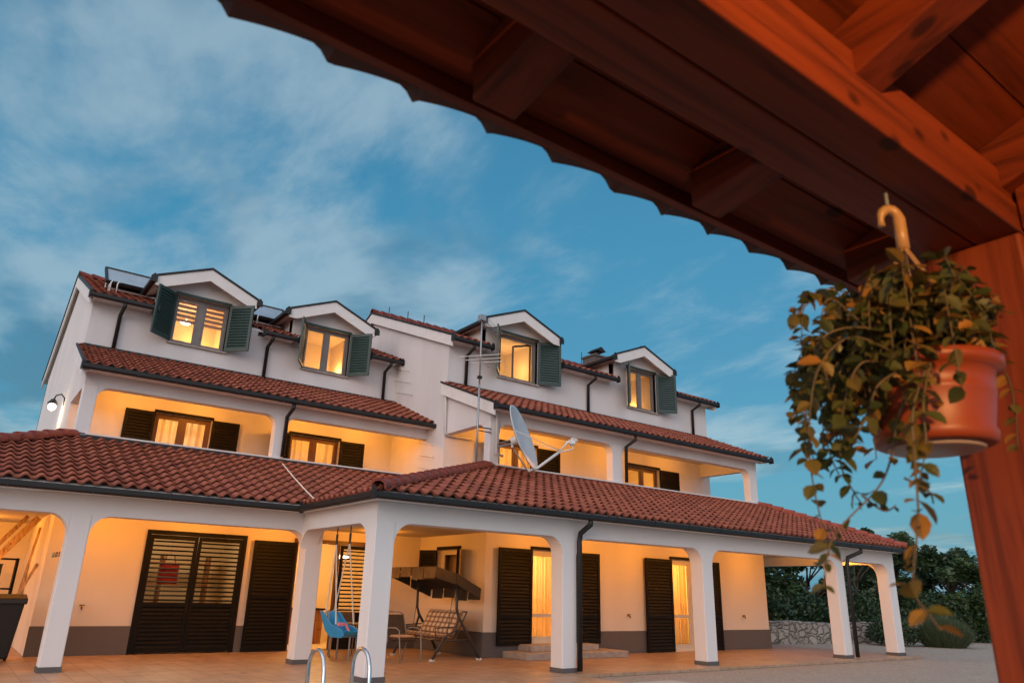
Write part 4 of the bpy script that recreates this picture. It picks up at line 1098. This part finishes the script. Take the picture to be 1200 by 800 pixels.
# things stored at the left end of the porch
bn = thing('wheelie_bin', 'black wheeled rubbish bin at the left end of the porch', 'bin', (1.0, 17.3, 0))
MB().add([(.75, 16.95, .06), (1.32, 16.95, .06), (1.32, 17.5, .06), (.75, 17.5, .06), (.68, 16.85, 1.04), (1.40, 16.85, 1.04), (1.40, 17.6, 1.04), (.68, 17.6, 1.04)],
         [(3, 2, 1, 0), (4, 5, 6, 7), (0, 1, 5, 4), (1, 2, 6, 5), (2, 3, 7, 6), (3, 0, 4, 7)]).build('body', M['black'], bn, bevel=.03)
MB().prism([(16.80, 1.0), (17.66, 1.0), (17.64, 1.12), (17.2, 1.17), (16.82, 1.10)], 'x', .65, 1.43).build('lid', M['black'], bn, bevel=.02)
MB().tube([(.72, 17.68, .98), (.72, 17.74, 1.0), (1.36, 17.74, 1.0), (1.36, 17.68, .98)], .018, 8).build('handle', M['black'], bn)
for x in (.72, 1.33): MB().lathe((x-.03, 17.52, .1), [(.001, 0), (.1, 0), (.1, .05), (.001, .05)], 16, (1, 0, 0)).build('wheel', M['black'], bn)
def plank(p, q, wd, th, lab):
    o = MB().bar(p, q, wd, th, (0, 1, 0)).build('plank', M['plank']); tag(o, lab, 'plank', 'planks leaning in the porch')
plank((-.35, 18.3, .012), (1.50, 19.4, 2.72), .14, .035, 'wide pale plank leaning across the left end of the porch')
plank((-.55, 18.55, .012), (1.32, 19.75, 2.76), .09, .03, 'narrower plank leaning just behind the wide pale plank')
plank((1.28, 18.5, .012), (1.55, 19.1, 2.5), .05, .03, 'thin upright batten leaning beside the lit house corner')
plank((.95, 18.35, .012), (1.62, 18.8, 1.75), .06, .03, 'short stick leaning low against the house corner behind the bin')
shf = thing('storage_rack', 'dark storage rack against the wall at the left end of the porch', 'rack', (.2, 21.5, 0))
for x in (-.75, 1.40): MB().box(x, x+.05, 21.2, 21.6, 0, 1.9).build('upright', M['brown'], shf)
for z in (.5, 1.2, 1.86): MB().box(-.70, 1.40, 21.2, 21.6, z, z+.035).build('shelf', M['brown'], shf)
for x0, x1, z, hh, c in ((-1.05, -.5, .54, .5, 'brown'), (-.3, .3, .54, .42, 'rattan'), (.45, 1.0, .54, .5, 'brown'), (-.9, -.2, 1.24, .4, 'canvas'), (.1, .8, 1.24, .45, 'brown')):
    pass
cr = thing('crate', 'dark crate standing on the lower shelf of the storage rack', 'crate', (.6, 21.4, .535))
cm = MB()
for k in range(4): cm.box(.25, .95, 21.24, 21.26, .54+k*.12, .64+k*.12); cm.box(.25, .95, 21.54, 21.56, .54+k*.12, .64+k*.12); cm.box(.25, .27, 21.26, 21.54, .54+k*.12, .64+k*.12); cm.box(.93, .95, 21.26, 21.54, .54+k*.12, .64+k*.12)
cm.box(.27, .93, 21.26, 21.54, .54, .56); cm.build('crate_slats', M['plank'], cr)
for x0, x1, z, hh, nm in ((.0, .55, .535, .42, 'dark storage box low on the rack beside the crate'), (.30, 1.15, 1.235, .50, 'large dark storage box on the middle shelf of the rack')):
    bx_ = thing('storage_box', nm, 'box', ((x0+x1)/2, 21.4, z))
    MB().box(x0-.35 if x0 == 0 else x0, x1-.35 if x0 == 0 else x1, 21.24, 21.56, z+.001, z+hh).build('body', M['black'], bx_, bevel=.01)
    MB().box((x0-.35 if x0 == 0 else x0)-.01, (x1-.35 if x0 == 0 else x1)+.01, 21.23, 21.57, z+hh+.001, z+hh+.03).build('lid', M['darkmetal'], bx_, bevel=.008)
# clothes line with pegs
lnA, lnB = Vector((1.80, F1+.343, 1.93)), Vector((1.70, W1-.05, 1.93))
lo = MB().tube([lnA, lnA.lerp(lnB, .5)-Vector((0, 0, .03)), lnB], .005, 5).build('clothes_line', M['rope'])
tag(lo, 'thin clothes line strung from the first porch column to the house corner', 'clothes line')
for k in range(7):
    p = lnA.lerp(lnB, .35+.07*k+rnd.uniform(-.01, .01))-Vector((0, 0, .03))
    o = MB().obox(p, (.008, 0, 0), (0, .009, .004), Vector((0, rnd.uniform(-.01, .01), .045))).build('clothes_peg', M['blue'] if k == 6 else M['black'])
    tag(o, 'blue clothes peg at the house end of the line' if k == 6 else 'dark clothes peg hanging on the porch line', 'clothes peg', 'pegs on the clothes line')

# kitchen seen through the open door
kc = thing('kitchen_counter', 'wooden kitchen counter with dark top inside the open door', 'counter', (7.6, W1+2.4, 0))
MB().box(6.6, 8.6, W1+1.9, W1+2.5, .0, .86).build('cabinet', M['cabinet'], kc); MB().box(6.55, 8.65, W1+1.86, W1+2.52, .861, .90).build('worktop', M['brown'], kc)
kw = thing('wall_cupboard', 'brown wall cupboard above the kitchen counter', 'cupboard', (7.0, W1+2.7, 1.5))
MB().box(6.5, 7.35, W1+2.5, W1+2.95, 1.55, 2.45).build('carcass', M['cabinet'], kw); MB().box(6.52, 6.92, W1+2.48, W1+2.498, 1.57, 2.43).build('door', M['cabinet'], kw); MB().box(6.94, 7.33, W1+2.48, W1+2.498, 1.57, 2.43).build('door', M['cabinet'], kw)
kh = thing('cooker_hood', 'white cooker hood on the kitchen wall', 'cooker hood', (7.7, W1+2.75, 1.5))
MB().prism([(7.38, 1.5), (8.02, 1.5), (7.85, 1.66), (7.55, 1.66)], 'y', W1+2.5, W1+2.96).build('hood', M['whitepl'], kh)
kt = thing('dish_rack', 'white dish rack with crockery on the kitchen worktop', 'dish rack', (7.3, W1+2.1, .9))
dr = MB()
for k in range(6): dr.lathe((7.0+k*.07, W1+2.15, 1.03), [(.001, 0), (.06, .004), (.11, .02)], 14, (1, .2, .1))
dr.build('plates', M['whitepl'], kt); MB().box(6.92, 7.5, W1+2.0, W1+2.3, .901, .93).build('tray', M['whitepl'], kt)
kb = thing('bag', 'red bag hanging inside behind the louvred double door', 'bag', (4.25, W1+.9, 1.2))
bgm = MB(); cushion(bgm, (4.0, W1+.62, 1.42), (.42, 0, 0), (0, 0, .44), (0, 1, 0), 8, 8, .09); bgm.build('body', M['red'], kb, smooth=True)
MB().tube([(4.08, W1+.62, 1.84), (4.12, W1+.62, 2.05), (4.28, W1+.62, 2.05), (4.34, W1+.62, 1.84)], .012, 6).build('strap', M['red'], kb)
MB().tube([(4.2, W1+.62, 2.06), (4.2, W1+.62, 2.8)], .008, 6).build('hanging_cord', M['rope'], kb)
sh2 = thing('shelf_unit', 'dark open shelf unit inside behind the louvred double door', 'shelf', (5.0, W1+2.6, 0))
for x in (3.3, 4.4, 5.5): MB().box(x, x+.04, W1+2.2, W1+2.6, 0.012, 2.1).build('upright', M['cabinet'], sh2)
for z in (.4, .9, 1.4, 1.9): MB().box(3.34, 5.5, W1+2.2, W1+2.6, z, z+.03).build('shelf', M['cabinet'], sh2)
def pendant(p, zc, label):
    t = thing('pendant_lamp', label, 'lamp', (p[0], p[1], zc), 'lit lamps inside the rooms')
    MB().lathe(p, [(.001, -.07), (.10, -.055), (.16, 0), (.10, .04), (.001, .05)], 18).build('shade', M['bulbwhite'], t, smooth=True)
    MB().tube([(p[0], p[1], p[2]+.05), (p[0], p[1], zc)], .008, 6).build('cord', M['whitepl'], t)
pendant((4.15, U1+1.2, 8.55), 9.05, 'lit oval lamp seen in the leftmost attic window below the striped blind')
pendant((12.55, U0+1.5, 8.25), 9.12, 'lit bulb seen low in the attic window with opened sashes')
pendant((8.75, W1+1.3, 2.25), 2.78, 'lit lamp shining through the slats of the kitchen door leaf')
pendant((4.45, U1+.9, 5.30), 5.9, 'small lit chandelier behind the first loggia window curtain')

# ------------------------------------------------------------------ garden on the right
swl = MB(); swl.T = None
px0, px1 = 23.9, 34.5
for i in range(24):
    xa, xb = px0+(px1-px0)*i/24, px0+(px1-px0)*(i+1)/24; ya, yb = 17.05-(xa-24)*.14, 17.05-(xb-24)*.14; h1, h2 = .66+rnd.uniform(-.05, .05), .66+rnd.uniform(-.05, .05)
    swl.add([(xa, ya, -.08), (xb, yb, -.08), (xb, yb, h1), (xa, ya, h1), (xa, ya+.5, -.08), (xb, yb+.5, -.08), (xb, yb+.5, h1+.03), (xa, ya+.5, h1+.03)],
            [(0, 1, 2, 3), (3, 2, 6, 7), (7, 6, 5, 4), (0, 3, 7, 4), (1, 5, 6, 2)])
tag(swl.build('stone_wall', M['drystone']), 'low rubble stone wall behind the right end of the porch', 'wall')
def leafcloud(mb, centers, n, size, rr, flat=.6):
    for _ in range(n):
        c, r_ = rr.choice(centers)
        while True:
            v = Vector((rr.uniform(-1, 1), rr.uniform(-1, 1), rr.uniform(-1, 1)))
            if .25 < v.length < 1: break
        p = c+Vector((v.x*r_, v.y*r_, v.z*r_*.8))
        a = Vector((rr.gauss(0, 1), rr.gauss(0, 1), rr.gauss(0, .5))).normalized(); b = a.cross(Vector((rr.gauss(0, 1), rr.gauss(0, 1), rr.gauss(0, 1)))).normalized()
        s_ = size*rr.uniform(.6, 1.3)
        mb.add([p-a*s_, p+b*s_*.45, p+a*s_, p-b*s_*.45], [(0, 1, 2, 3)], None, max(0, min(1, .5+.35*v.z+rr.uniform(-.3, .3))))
def tree(x, y, hgt, wd, seed, mat, label, leaves=8500, size=.13, trunk=.12, low=.12):
    rr = random.Random(seed); t = thing('garden_tree', label, 'tree', (x, y, -.06), 'trees behind the stone wall')
    tr = MB(); tr.tube([(x, y, -.08), (x+.1, y, hgt*.25), (x-.05, y+.1, hgt*.5), (x+.05, y, hgt*.75)], [trunk, trunk*.8, trunk*.55, trunk*.25], 8); cen = []
    for k in range(13):
        a = rr.uniform(0, 6.28); z = hgt*rr.uniform(.2, .85); q = wd*(.35+.6*rr.random())*(1.0-.55*abs(z/hgt-.45))
        e = Vector((x+math.cos(a)*q, y+math.sin(a)*q, z+hgt*.1)); tr.tube([(x, y, z*.7), ((x+e.x)/2, (y+e.y)/2, (z*.7+e.z)/2+.1), e], [trunk*.4, trunk*.25, trunk*.1], 6)
        cen.append((e, rr.uniform(.55, .95)*wd*.42)); cen.append((e+Vector((rr.uniform(-.7, .7), rr.uniform(-.7, .7), rr.uniform(-.5, .6)))*wd*.4, rr.uniform(.3, .6)*wd*.4))
    for k in range(9):
        cen.append((Vector((x+rr.gauss(0, wd*.33), y+rr.gauss(0, wd*.33), hgt*rr.uniform(.84, 1.02))), wd*rr.uniform(.12, .24)))
    for k in range(10):
        a = rr.uniform(0, 6.28); cen.append((Vector((x+math.cos(a)*wd*.7, y+math.sin(a)*wd*.7, hgt*rr.uniform(low, .4))), wd*.38))
    tr.build('trunk', M['bark'], t, smooth=True)
    lv = MB(); leafcloud(lv, cen, leaves, size, rr); lv.build('crown', M[mat], t)
TREES = [(26.6, 21.5, 2.8, 1.7, 1, 'tree1', 'low dark tree behind the porch, nearest the house corner'),
         (30.2, 21.5, 3.3, 2.0, 2, 'tree2', 'dark leafy tree seen between the two right porch columns'),
         (34.3, 21.6, 4.0, 2.2, 3, 'tree1', 'dark tree behind the end porch column'),
         (38.2, 21.3, 4.75, 2.2, 4, 'tree1', 'tall dark tree rising just right of the porch roof corner'),
         (41.6, 21.0, 4.9, 2.2, 5, 'tree2', 'tallest leafy tree at the right, between the porch roof corner and the post'),
         (40.6, 17.8, 4.0, 2.0, 6, 'tree1', 'rounded dark tree behind the lavender bush'),
         (37.6, 15.2, 3.15, 1.7, 7, 'tree2', 'loose tree beside the timber post, light showing through'),
         (47.0, 24.5, 4.2, 3.0, 8, 'tree1', 'wide far tree in the dip of the tree line left of the post')]
for a in TREES: tree(*a)
def bush(x, y, rx, hgt, seed, mat, nm, label, cat, n, size, spiky):
    rr = random.Random(seed); t = thing(nm, label, cat, (x, y, -.06)); st_ = MB(); lv = MB()
    for k in range(n):
        a = rr.uniform(0, 6.28); q = rx*math.sqrt(rr.random()); d = Vector((math.cos(a)*q, math.sin(a)*q, 0)); f = (1-(q/rx)**2)**.5
        base_ = Vector((x, y, -.06))+d*.55; tip = Vector((x, y, -.06))+d*1.0+Vector((0, 0, hgt*(.25+.75*f)*rr.uniform(.7, 1.05)))
        if spiky:
            sd2 = Vector((-math.sin(a), math.cos(a), 0)).lerp(Vector((rr.gauss(0, 1), rr.gauss(0, 1), 0)), .5).normalized()*size
            lv.add([base_-sd2*.5, base_+sd2*.5, tip], [(0, 1, 2)], None, rr.uniform(0, 1))
        else:
            p = base_.lerp(tip, rr.random()**.5); a2 = Vector((rr.gauss(0, 1), rr.gauss(0, 1), rr.gauss(0, 1))).normalized(); b2 = a2.cross(Vector((rr.gauss(0, 1), rr.gauss(0, 1), rr.gauss(0, 1)))).normalized()
            lv.add([p-a2*size, p+b2*size*.5, p+a2*size, p-b2*size*.5], [(0, 1, 2, 3)], None, rr.uniform(0, 1))
    for k in range(14):
        a = k*.9; st_.tube([(x, y, -.07), (x+math.cos(a)*rx*.5, y+math.sin(a)*rx*.5, hgt*.5)], [.02, .008], 5)
    st_.build('stems', M['bark'], t); lv.build('foliage', M[mat], t)
bush(30.6, 13.9, 1.15, 1.25, 11, 'laven', 'lavender_bush', 'grey-green spiky lavender bush beside the timber post', 'bush', 3800, .035, True)
bush(29.2, 15.1, 1.0, 1.15, 12, 'tree1', 'round_bush', 'dark round bush between the end porch column and the lavender', 'bush', 3000, .06, False)

for k, (x, y, r_, h_, lb) in enumerate(((26.0, 18.6, 1.5, 2.0, 'low dark hedge shrub behind the stone wall, next to the house corner'), (28.8, 18.6, 1.6, 1.8, 'low dark hedge shrub behind the stone wall between the two end columns'), (32.0, 18.3, 1.7, 2.1, 'low dark hedge shrub behind the stone wall right of the end column'), (35.6, 16.4, 1.7, 1.9, 'low dark hedge shrub behind the lavender bush'))):
    bush(x, y, r_, h_, 30+k, 'tree1', 'hedge_shrub', lb, 'shrub', 3000, .10, False)
# ------------------------------------------------------------------ timber gazebo over the camera
gz = thing('gazebo', 'red stained timber gazebo framing the view from above and the right', 'gazebo', (1.8, .6, 0))
BZ = 2.2; EY = .925
# double beam on the front, with its top plate
MB().box(-3.2, 2.6, .497, .588, BZ, BZ+.075).build('front_beam', M['w_x'], gz, bevel=.004)
MB().box(-3.2, 2.6, .592, .69, BZ+.001, BZ+.076).build('front_beam', M['w_x'], gz, bevel=.004)
MB().box(-3.2, 2.6, .503, .69, BZ+.079, BZ+.150).build('wall_plate', M['w_x'], gz, bevel=.005)
po = MB().box(1.735, 1.935, .497, .70, 0, BZ-.001).build('post', M['w_z'], gz, bevel=.008)
MB().box(-3.1, -2.9, .497, .70, 0, BZ-.001).build('post', M['w_z'], gz, bevel=.008)
MB().box(1.735, 1.935, -3.9, -3.7, 0, BZ-.001).build('post', M['w_z'], gz, bevel=.008)
MB().box(-3.1, -2.9, -3.9, -3.7, 0, BZ-.001).build('post', M['w_z'], gz, bevel=.008)
MB().box(-3.2, 2.6, -3.9, -3.71, BZ, BZ+.15).build('back_beam', M['w_x'], gz, bevel=.004)
MB().box(1.745, 1.925, -3.7, .494, BZ+.004, BZ+.17).build('tie_beam', M['w_y'], gz, bevel=.004)
MB().box(-3.09, -2.91, -3.7, .494, BZ+.004, BZ+.17).build('tie_beam', M['w_y'], gz, bevel=.004)
kz = math.tan(R(20)); YRG = -1.6
zc = lambda y: 2.345+(.60-y)*kz if y > YRG else 2.345+(.60-2*YRG+y)*kz      # rafter underside reference + .0
MB().box(-3.4, 2.7, -4.3, 1.2, -.055, .02).build('floor', plain('dark_bounce_cutting_floor', (.045, .03, .022), .7, .2, 8), gz)  # unseen dark slab, added to keep lamp bounce off the timber underside
# rafters
RX = [-2.55, -1.85, -1.15, -.45, .545, 1.10, 1.70, 2.40]
for x in RX:
    rm = MB(); zz = lambda y, o: 2.262+(.60-y)*kz+o
    rm.prism([(EY-.05, zz(EY-.05, .035)), (.70, zz(.70, .0)), (YRG, zz(YRG, .0)), (YRG, zz(YRG, .12)), (EY-.05, zz(EY-.05, .12))], 'x', x, x+.09)
    rm.build('rafter', M['w_y'], gz, bevel=.004)
    rm = MB(); rm.prism([(YRG-.001, zz(YRG, .0)), (2*YRG-EY, zz(EY, .0)), (2*YRG-EY, zz(EY, .12)), (YRG-.001, zz(YRG, .12))], 'x', x, x+.09)
    rm.build('rafter', M['w_y'], gz)
# boarding on top of the rafters
bd = MB(); cosr = math.cos(R(20)); y = EY; k = 0
def bz(y): return 2.262+(.60-y)*kz+.1225
while y > YRG:
    y2 = max(YRG, y-.125); g = .004
    bd.add([(-3.3, y-g, bz(y-g)), (2.7, y-g, bz(y-g)), (2.7, y2, bz(y2)), (-3.3, y2, bz(y2)), (-3.3, y-g, bz(y-g)+.02), (2.7, y-g, bz(y-g)+.02), (2.7, y2, bz(y2)+.02), (-3.3, y2, bz(y2)+.02)],
           [(3, 2, 1, 0), (4, 5, 6, 7), (0, 1, 5, 4), (1, 2, 6, 5), (2, 3, 7, 6), (3, 0, 4, 7)])
    ya, yb = 2*YRG-y, 2*YRG-y2
    bd.add([(-3.3, ya, bz(y)), (2.7, ya, bz(y)), (2.7, yb, bz(y2)), (-3.3, yb, bz(y2)), (-3.3, ya, bz(y)+.02), (2.7, ya, bz(y)+.02), (2.7, yb, bz(y2)+.02), (-3.3, yb, bz(y2)+.02)],
           [(3, 2, 1, 0), (4, 5, 6, 7), (0, 1, 5, 4), (1, 2, 6, 5), (2, 3, 7, 6), (3, 0, 4, 7)])
    y = y2
bd.build('roof_boarding', M['w_x'], gz)
fb = MB(); fb.box(-3.3, 2.7, EY+.002, EY+.020, bz(EY)-.030, bz(EY)+.03); fb.box(-3.3, 2.7, EY+.024, EY+.040, bz(EY)-.014, bz(EY)+.034); fb.build('eaves_board', M['w_x'], gz)
zt2 = lambda x, y: bz(y)+.05
o = bm_obj(tile_roof([(-3.3, 1.040), (2.7, 1.040), (2.7, YRG), (-3.3, YRG)], zt2, (0, -1) if False else (0, 1), wt=.168, ln=.33, amp=.026, lip=.022, seg=12, saw=True), 'gazebo_tiles', M['edge_tile'], gz)
slab([(-3.3, .93), (2.7, .93), (2.7, YRG), (-3.3, YRG)], lambda x, y: zt2(x, y)-.0, .012, MB()).build('tile_underside', M['edge_tile'], o)
zt3 = lambda x, y: bz(2*YRG-y)+.05
bm_obj(tile_roof([(-3.3, YRG), (2.7, YRG), (2.7, 2*YRG-1.040), (-3.3, 2*YRG-1.040)], zt3, (0, -1), wt=.175, ln=.33, amp=.028, lip=.022, seg=4), 'gazebo_tiles', M['edge_tile'], gz)
# lamp inside the gazebo, behind the camera
gl_ = thing('gazebo_lamp', 'warm lamp hanging under the gazebo roof behind the camera', 'lamp', (-.2, -1.5, 2.5))
MB().lathe((-.2, -1.5, 2.36), [(.001, -.06), (.05, -.04), (.06, 0), (.03, .06), (.001, .07)], 16).build('bulb', M['bulb'], gl_, smooth=True)
MB().tube([(-.2, -1.5, 2.42), (-.2, -1.5, bz(-1.5))], .01, 6).build('cord', M['black'], gl_)
l = bpy.data.lights.new('gazebo_light', 'POINT'); l.energy = 385; l.color = (1, .52, .18); l.shadow_soft_size = .06
o = link(bpy.data.objects.new('gazebo_light', l)); o.parent = gl_; o.location = Vector((-.2, -1.5, 2.27))-gl_.location

# ------------------------------------------------------------------ hanging pot and plant
HX, HY = 1.375, .588
fp = thing('hanging_pot', 'terracotta plastic flower pot hanging from the gazebo beam', 'flower pot', (HX, HY, 1.675))
ZPB, ZPT = 1.685, 1.835
MB().lathe((HX, HY, 0), [(.001, ZPB), (.090, ZPB), (.098, ZPB+.004), (.100, ZPB+.020), (.096, ZPB+.028), (.106, ZPB+.084), (.107, ZPB+.087), (.107, ZPB+.092), (.105, ZPB+.095),
                         (.112, ZPT-.022), (.126, ZPT-.020), (.127, ZPT), (.119, ZPT+.001), (.108, ZPT-.03), (.001, ZPT-.03)], 56).build('pot', M['pot'], fp, smooth=True)
MB().lathe((HX, HY, 0), [(.001, ZPB-.007), (.074, ZPB-.007), (.078, ZPB-.004), (.078, ZPB-.0005), (.001, ZPB-.0005)], 40).build('saucer', M['saucer'], fp, smooth=True)
MB().lathe((HX, HY, 0), [(.001, ZPT-.008), (.107, ZPT-.010)], 30).build('soil', M['bark'], fp)
hk = MB()
hk.tube([Vector((HX, HY, 2.075)), Vector((HX, HY, 2.11)), Vector((HX, HY, 2.14))]+[Vector((HX, HY, 2.14))+RT*(-.018+.018*math.cos(t))+Vector((0, 0, .022*math.sin(t))) for t in [math.pi*k/8 for k in range(1, 9)]]+[Vector((HX, HY, 2.125))-RT*.036], [.012]*3+[.010]*6+[.008, .006, .007], 10)
hk.build('hook', M['hook'], fp, smooth=True)
sh_ = MB(); e0 = Vector((HX, HY, 2.168))-RT*.018
sh_.tube([e0+Vector((0, 0, .04)), e0+Vector((0, 0, -.003)), e0+RT*.012+Vector((0, 0, -.012)), e0+RT*.012], .004, 8); sh_.build('screw_eye', M['galv'], fp)
stp = MB(); J = Vector((HX, HY, 2.085))
for a in (R(20), R(140), R(260)):
    e = Vector((HX+.118*math.cos(a), HY+.118*math.sin(a), ZPT-.003)); stp.bar(J, e, .007, .003, (1, 0, 0))
stp.build('hanger_strap', M['hook'], fp)
# trailing plant
pt = thing('trailing_plant', 'bushy trailing plant with green and orange leaves spilling over the hanging pot', 'plant', (HX, HY, ZPT))
rr = random.Random(21); lv = MB(); stm = MB()
def leaf(p, d, up, ln, tone):
    d = d.normalized(); s_ = d.cross(up)
    if s_.length < .05: s_ = d.cross(Vector((1, 0, 0)))
    s_.normalize(); n_ = s_.cross(d); wd = ln*.36
    prof2 = [(0, 0), (.2, .72), (.5, 1.0), (.78, .66), (1.0, .0)]
    vs = []; fold = .28
    for t, q in prof2: vs.append(p+d*(t*ln)-n_*(.18*ln*t*t))
    for t, q in prof2[1:4]: vs.append(p+d*(t*ln)+s_*(q*wd)+n_*(fold*q*wd-.18*ln*t*t))
    for t, q in prof2[1:4]: vs.append(p+d*(t*ln)-s_*(q*wd)+n_*(fold*q*wd-.18*ln*t*t))
    lv.add(vs, [(0, 5, 1), (1, 5, 6, 2), (2, 6, 7, 3), (3, 7, 4), (0, 1, 8), (1, 2, 9, 8), (2, 3, 10, 9), (3, 4, 10)], None, tone)
def smooth_path(pts, n):
    out = []; k = len(pts)
    for i in range(k-1):
        p0, p1, p2, p3 = pts[max(i-1, 0)], pts[i], pts[i+1], pts[min(i+2, k-1)]
        for j in range(n):
            t = j/n
            out.append(.5*((2*p1)+(p2-p0)*t+(2*p0-5*p1+4*p2-p3)*t*t+(3*p1-p0-3*p2+p3)*t**3))
    out.append(pts[-1]); return out
def vine(pts, gap=.02, size=.030, tone=(.2, .6), r0=.0022):
    path = smooth_path([Vector(p) for p in pts], 8)
    stm.tube(path, [r0*(1-.5*i/len(path)) for i in range(len(path))], 5)
    acc = 0; side = 1
    for a, b in zip(path[:-1], path[1:]):
        acc += (b-a).length
        if acc > gap:
            acc = rr.uniform(-.004, .004); side = -side; d = (b-a).normalized()
            out = Vector((rr.gauss(0, 1), rr.gauss(0, 1), rr.gauss(0, .6))); out = (out-d*out.dot(d)).normalized()
            for sg in ((1, -1) if rr.random() < .6 else (1,)):
                leaf(b, out*sg+d*.35+Vector((0, 0, -.15)), Vector((rr.gauss(0, .5), rr.gauss(0, .5), 1)), size*rr.uniform(.5, 1.4), min(1, max(0, rr.uniform(*tone)+(.35 if rr.random() < .14 else 0))))
P = lambda *a: [atd(x, y, d) for x, y, d in a]
VINES = [
 (P((1070, 420, 1.30), (1020, 385, 1.27), (965, 395, 1.26), (950, 450, 1.26), (943, 500, 1.27), (946, 545, 1.27)), .014, .031, (.1, .6)),
 (P((1060, 420, 1.28), (1000, 395, 1.24), (960, 430, 1.22), (948, 500, 1.22), (952, 560, 1.22), (966, 625, 1.22), (972, 650, 1.21)), .019, .030, (.25, .75)),
 (P((1060, 425, 1.30), (1005, 410, 1.30), (975, 460, 1.30), (970, 520, 1.31), (985, 560, 1.31)), .013, .030, (.0, .45)),
 (P((1050, 430, 1.27), (1010, 425, 1.25), (990, 470, 1.25), (985, 540, 1.26), (1000, 575, 1.26), (1010, 590, 1.26)), .014, .030, (.05, .5)),
 (P((1065, 430, 1.24), (1030, 450, 1.2), (1015, 490, 1.2), (990, 530, 1.2)), .013, .030, (.1, .6)),
 (P((1075, 435, 1.22), (1052, 490, 1.19), (1046, 530, 1.18), (1030, 570, 1.18), (990, 612, 1.17), (972, 640, 1.16), (965, 690, 1.12)), .028, .027, (.1, .6)),
 (P((1085, 430, 1.20), (1070, 480, 1.14), (1072, 540, 1.10), (1076, 600, 1.04), (1072, 650, .97), (1070, 690, .90), (1085, 715, .85), (1103, 738, .82)), .026, .030, (.3, .95)),
 (P((1090, 425, 1.20), (1082, 470, 1.15), (1085, 520, 1.13), (1078, 560, 1.12)), .012, .030, (.2, .7)),
 (P((1060, 560, 1.12), (1088, 575, 1.12), (1094, 590, 1.12)), .02, .022, (.1, .4)),
 (P((1010, 580, 1.2), (1035, 598, 1.2), (1050, 592, 1.2)), .02, .018, (.0, .3)),
 (P((1150, 415, 1.40), (1180, 440, 1.42), (1190, 485, 1.42), (1193, 525, 1.42)), .022, .028, (.4, 1.0)),
 (P((1120, 400, 1.28), (1160, 380, 1.25), (1172, 352, 1.24)), .016, .030, (.4, 1.0)),
 (P((1050, 420, 1.3), (1000, 370, 1.29), (972, 350, 1.28), (962, 372, 1.27)), .016, .026, (.1, .6)),
]
for v_ in VINES: vine(*v_)
lft = -RT
for k in range(90):
    a = rr.uniform(0, 6.28); r_ = .088*math.sqrt(rr.random()); b0 = Vector((HX+math.cos(a)*r_, HY+math.sin(a)*r_, ZPT-.01))
    o_ = Vector((math.cos(a), math.sin(a), 0))*rr.uniform(.03, .085)+lft*rr.uniform(-.01, .065)
    hgt = rr.uniform(.05, .175); side_ = o_.dot(RT)
    if side_ > .03: o_ = o_-RT*(side_-.03)*.6
    m1 = b0+o_*.45+Vector((0, 0, hgt)); m2 = b0+o_*1.15+Vector((0, 0, hgt*rr.uniform(.35, 1.0))); m3 = b0+o_*1.3+Vector((0, 0, hgt*rr.uniform(-.9 if side_ < -.02 else .15, .8)))
    vine([b0, m1, m2, m3], .0125, .029, (.35, 1.0) if rr.random() < .6 else (.1, .65), .0018)
for k in range(20):
    b0 = Vector((HX, HY, ZPT))+lft*rr.uniform(.06, .13)+Vector((rr.gauss(0, .02), rr.gauss(0, .04), rr.uniform(0, .06)))
    e = b0+lft*rr.uniform(.0, .07)-Vector((0, 0, rr.uniform(.08, .22))); vine([b0, b0.lerp(e, .4)+lft*.035+Vector((0, 0, .02)), e], .013, .029, (.0, .65), .0018)
stm.build('stems', M['stem'], pt, smooth=True); lv.build('leaves', M['vine'], pt)
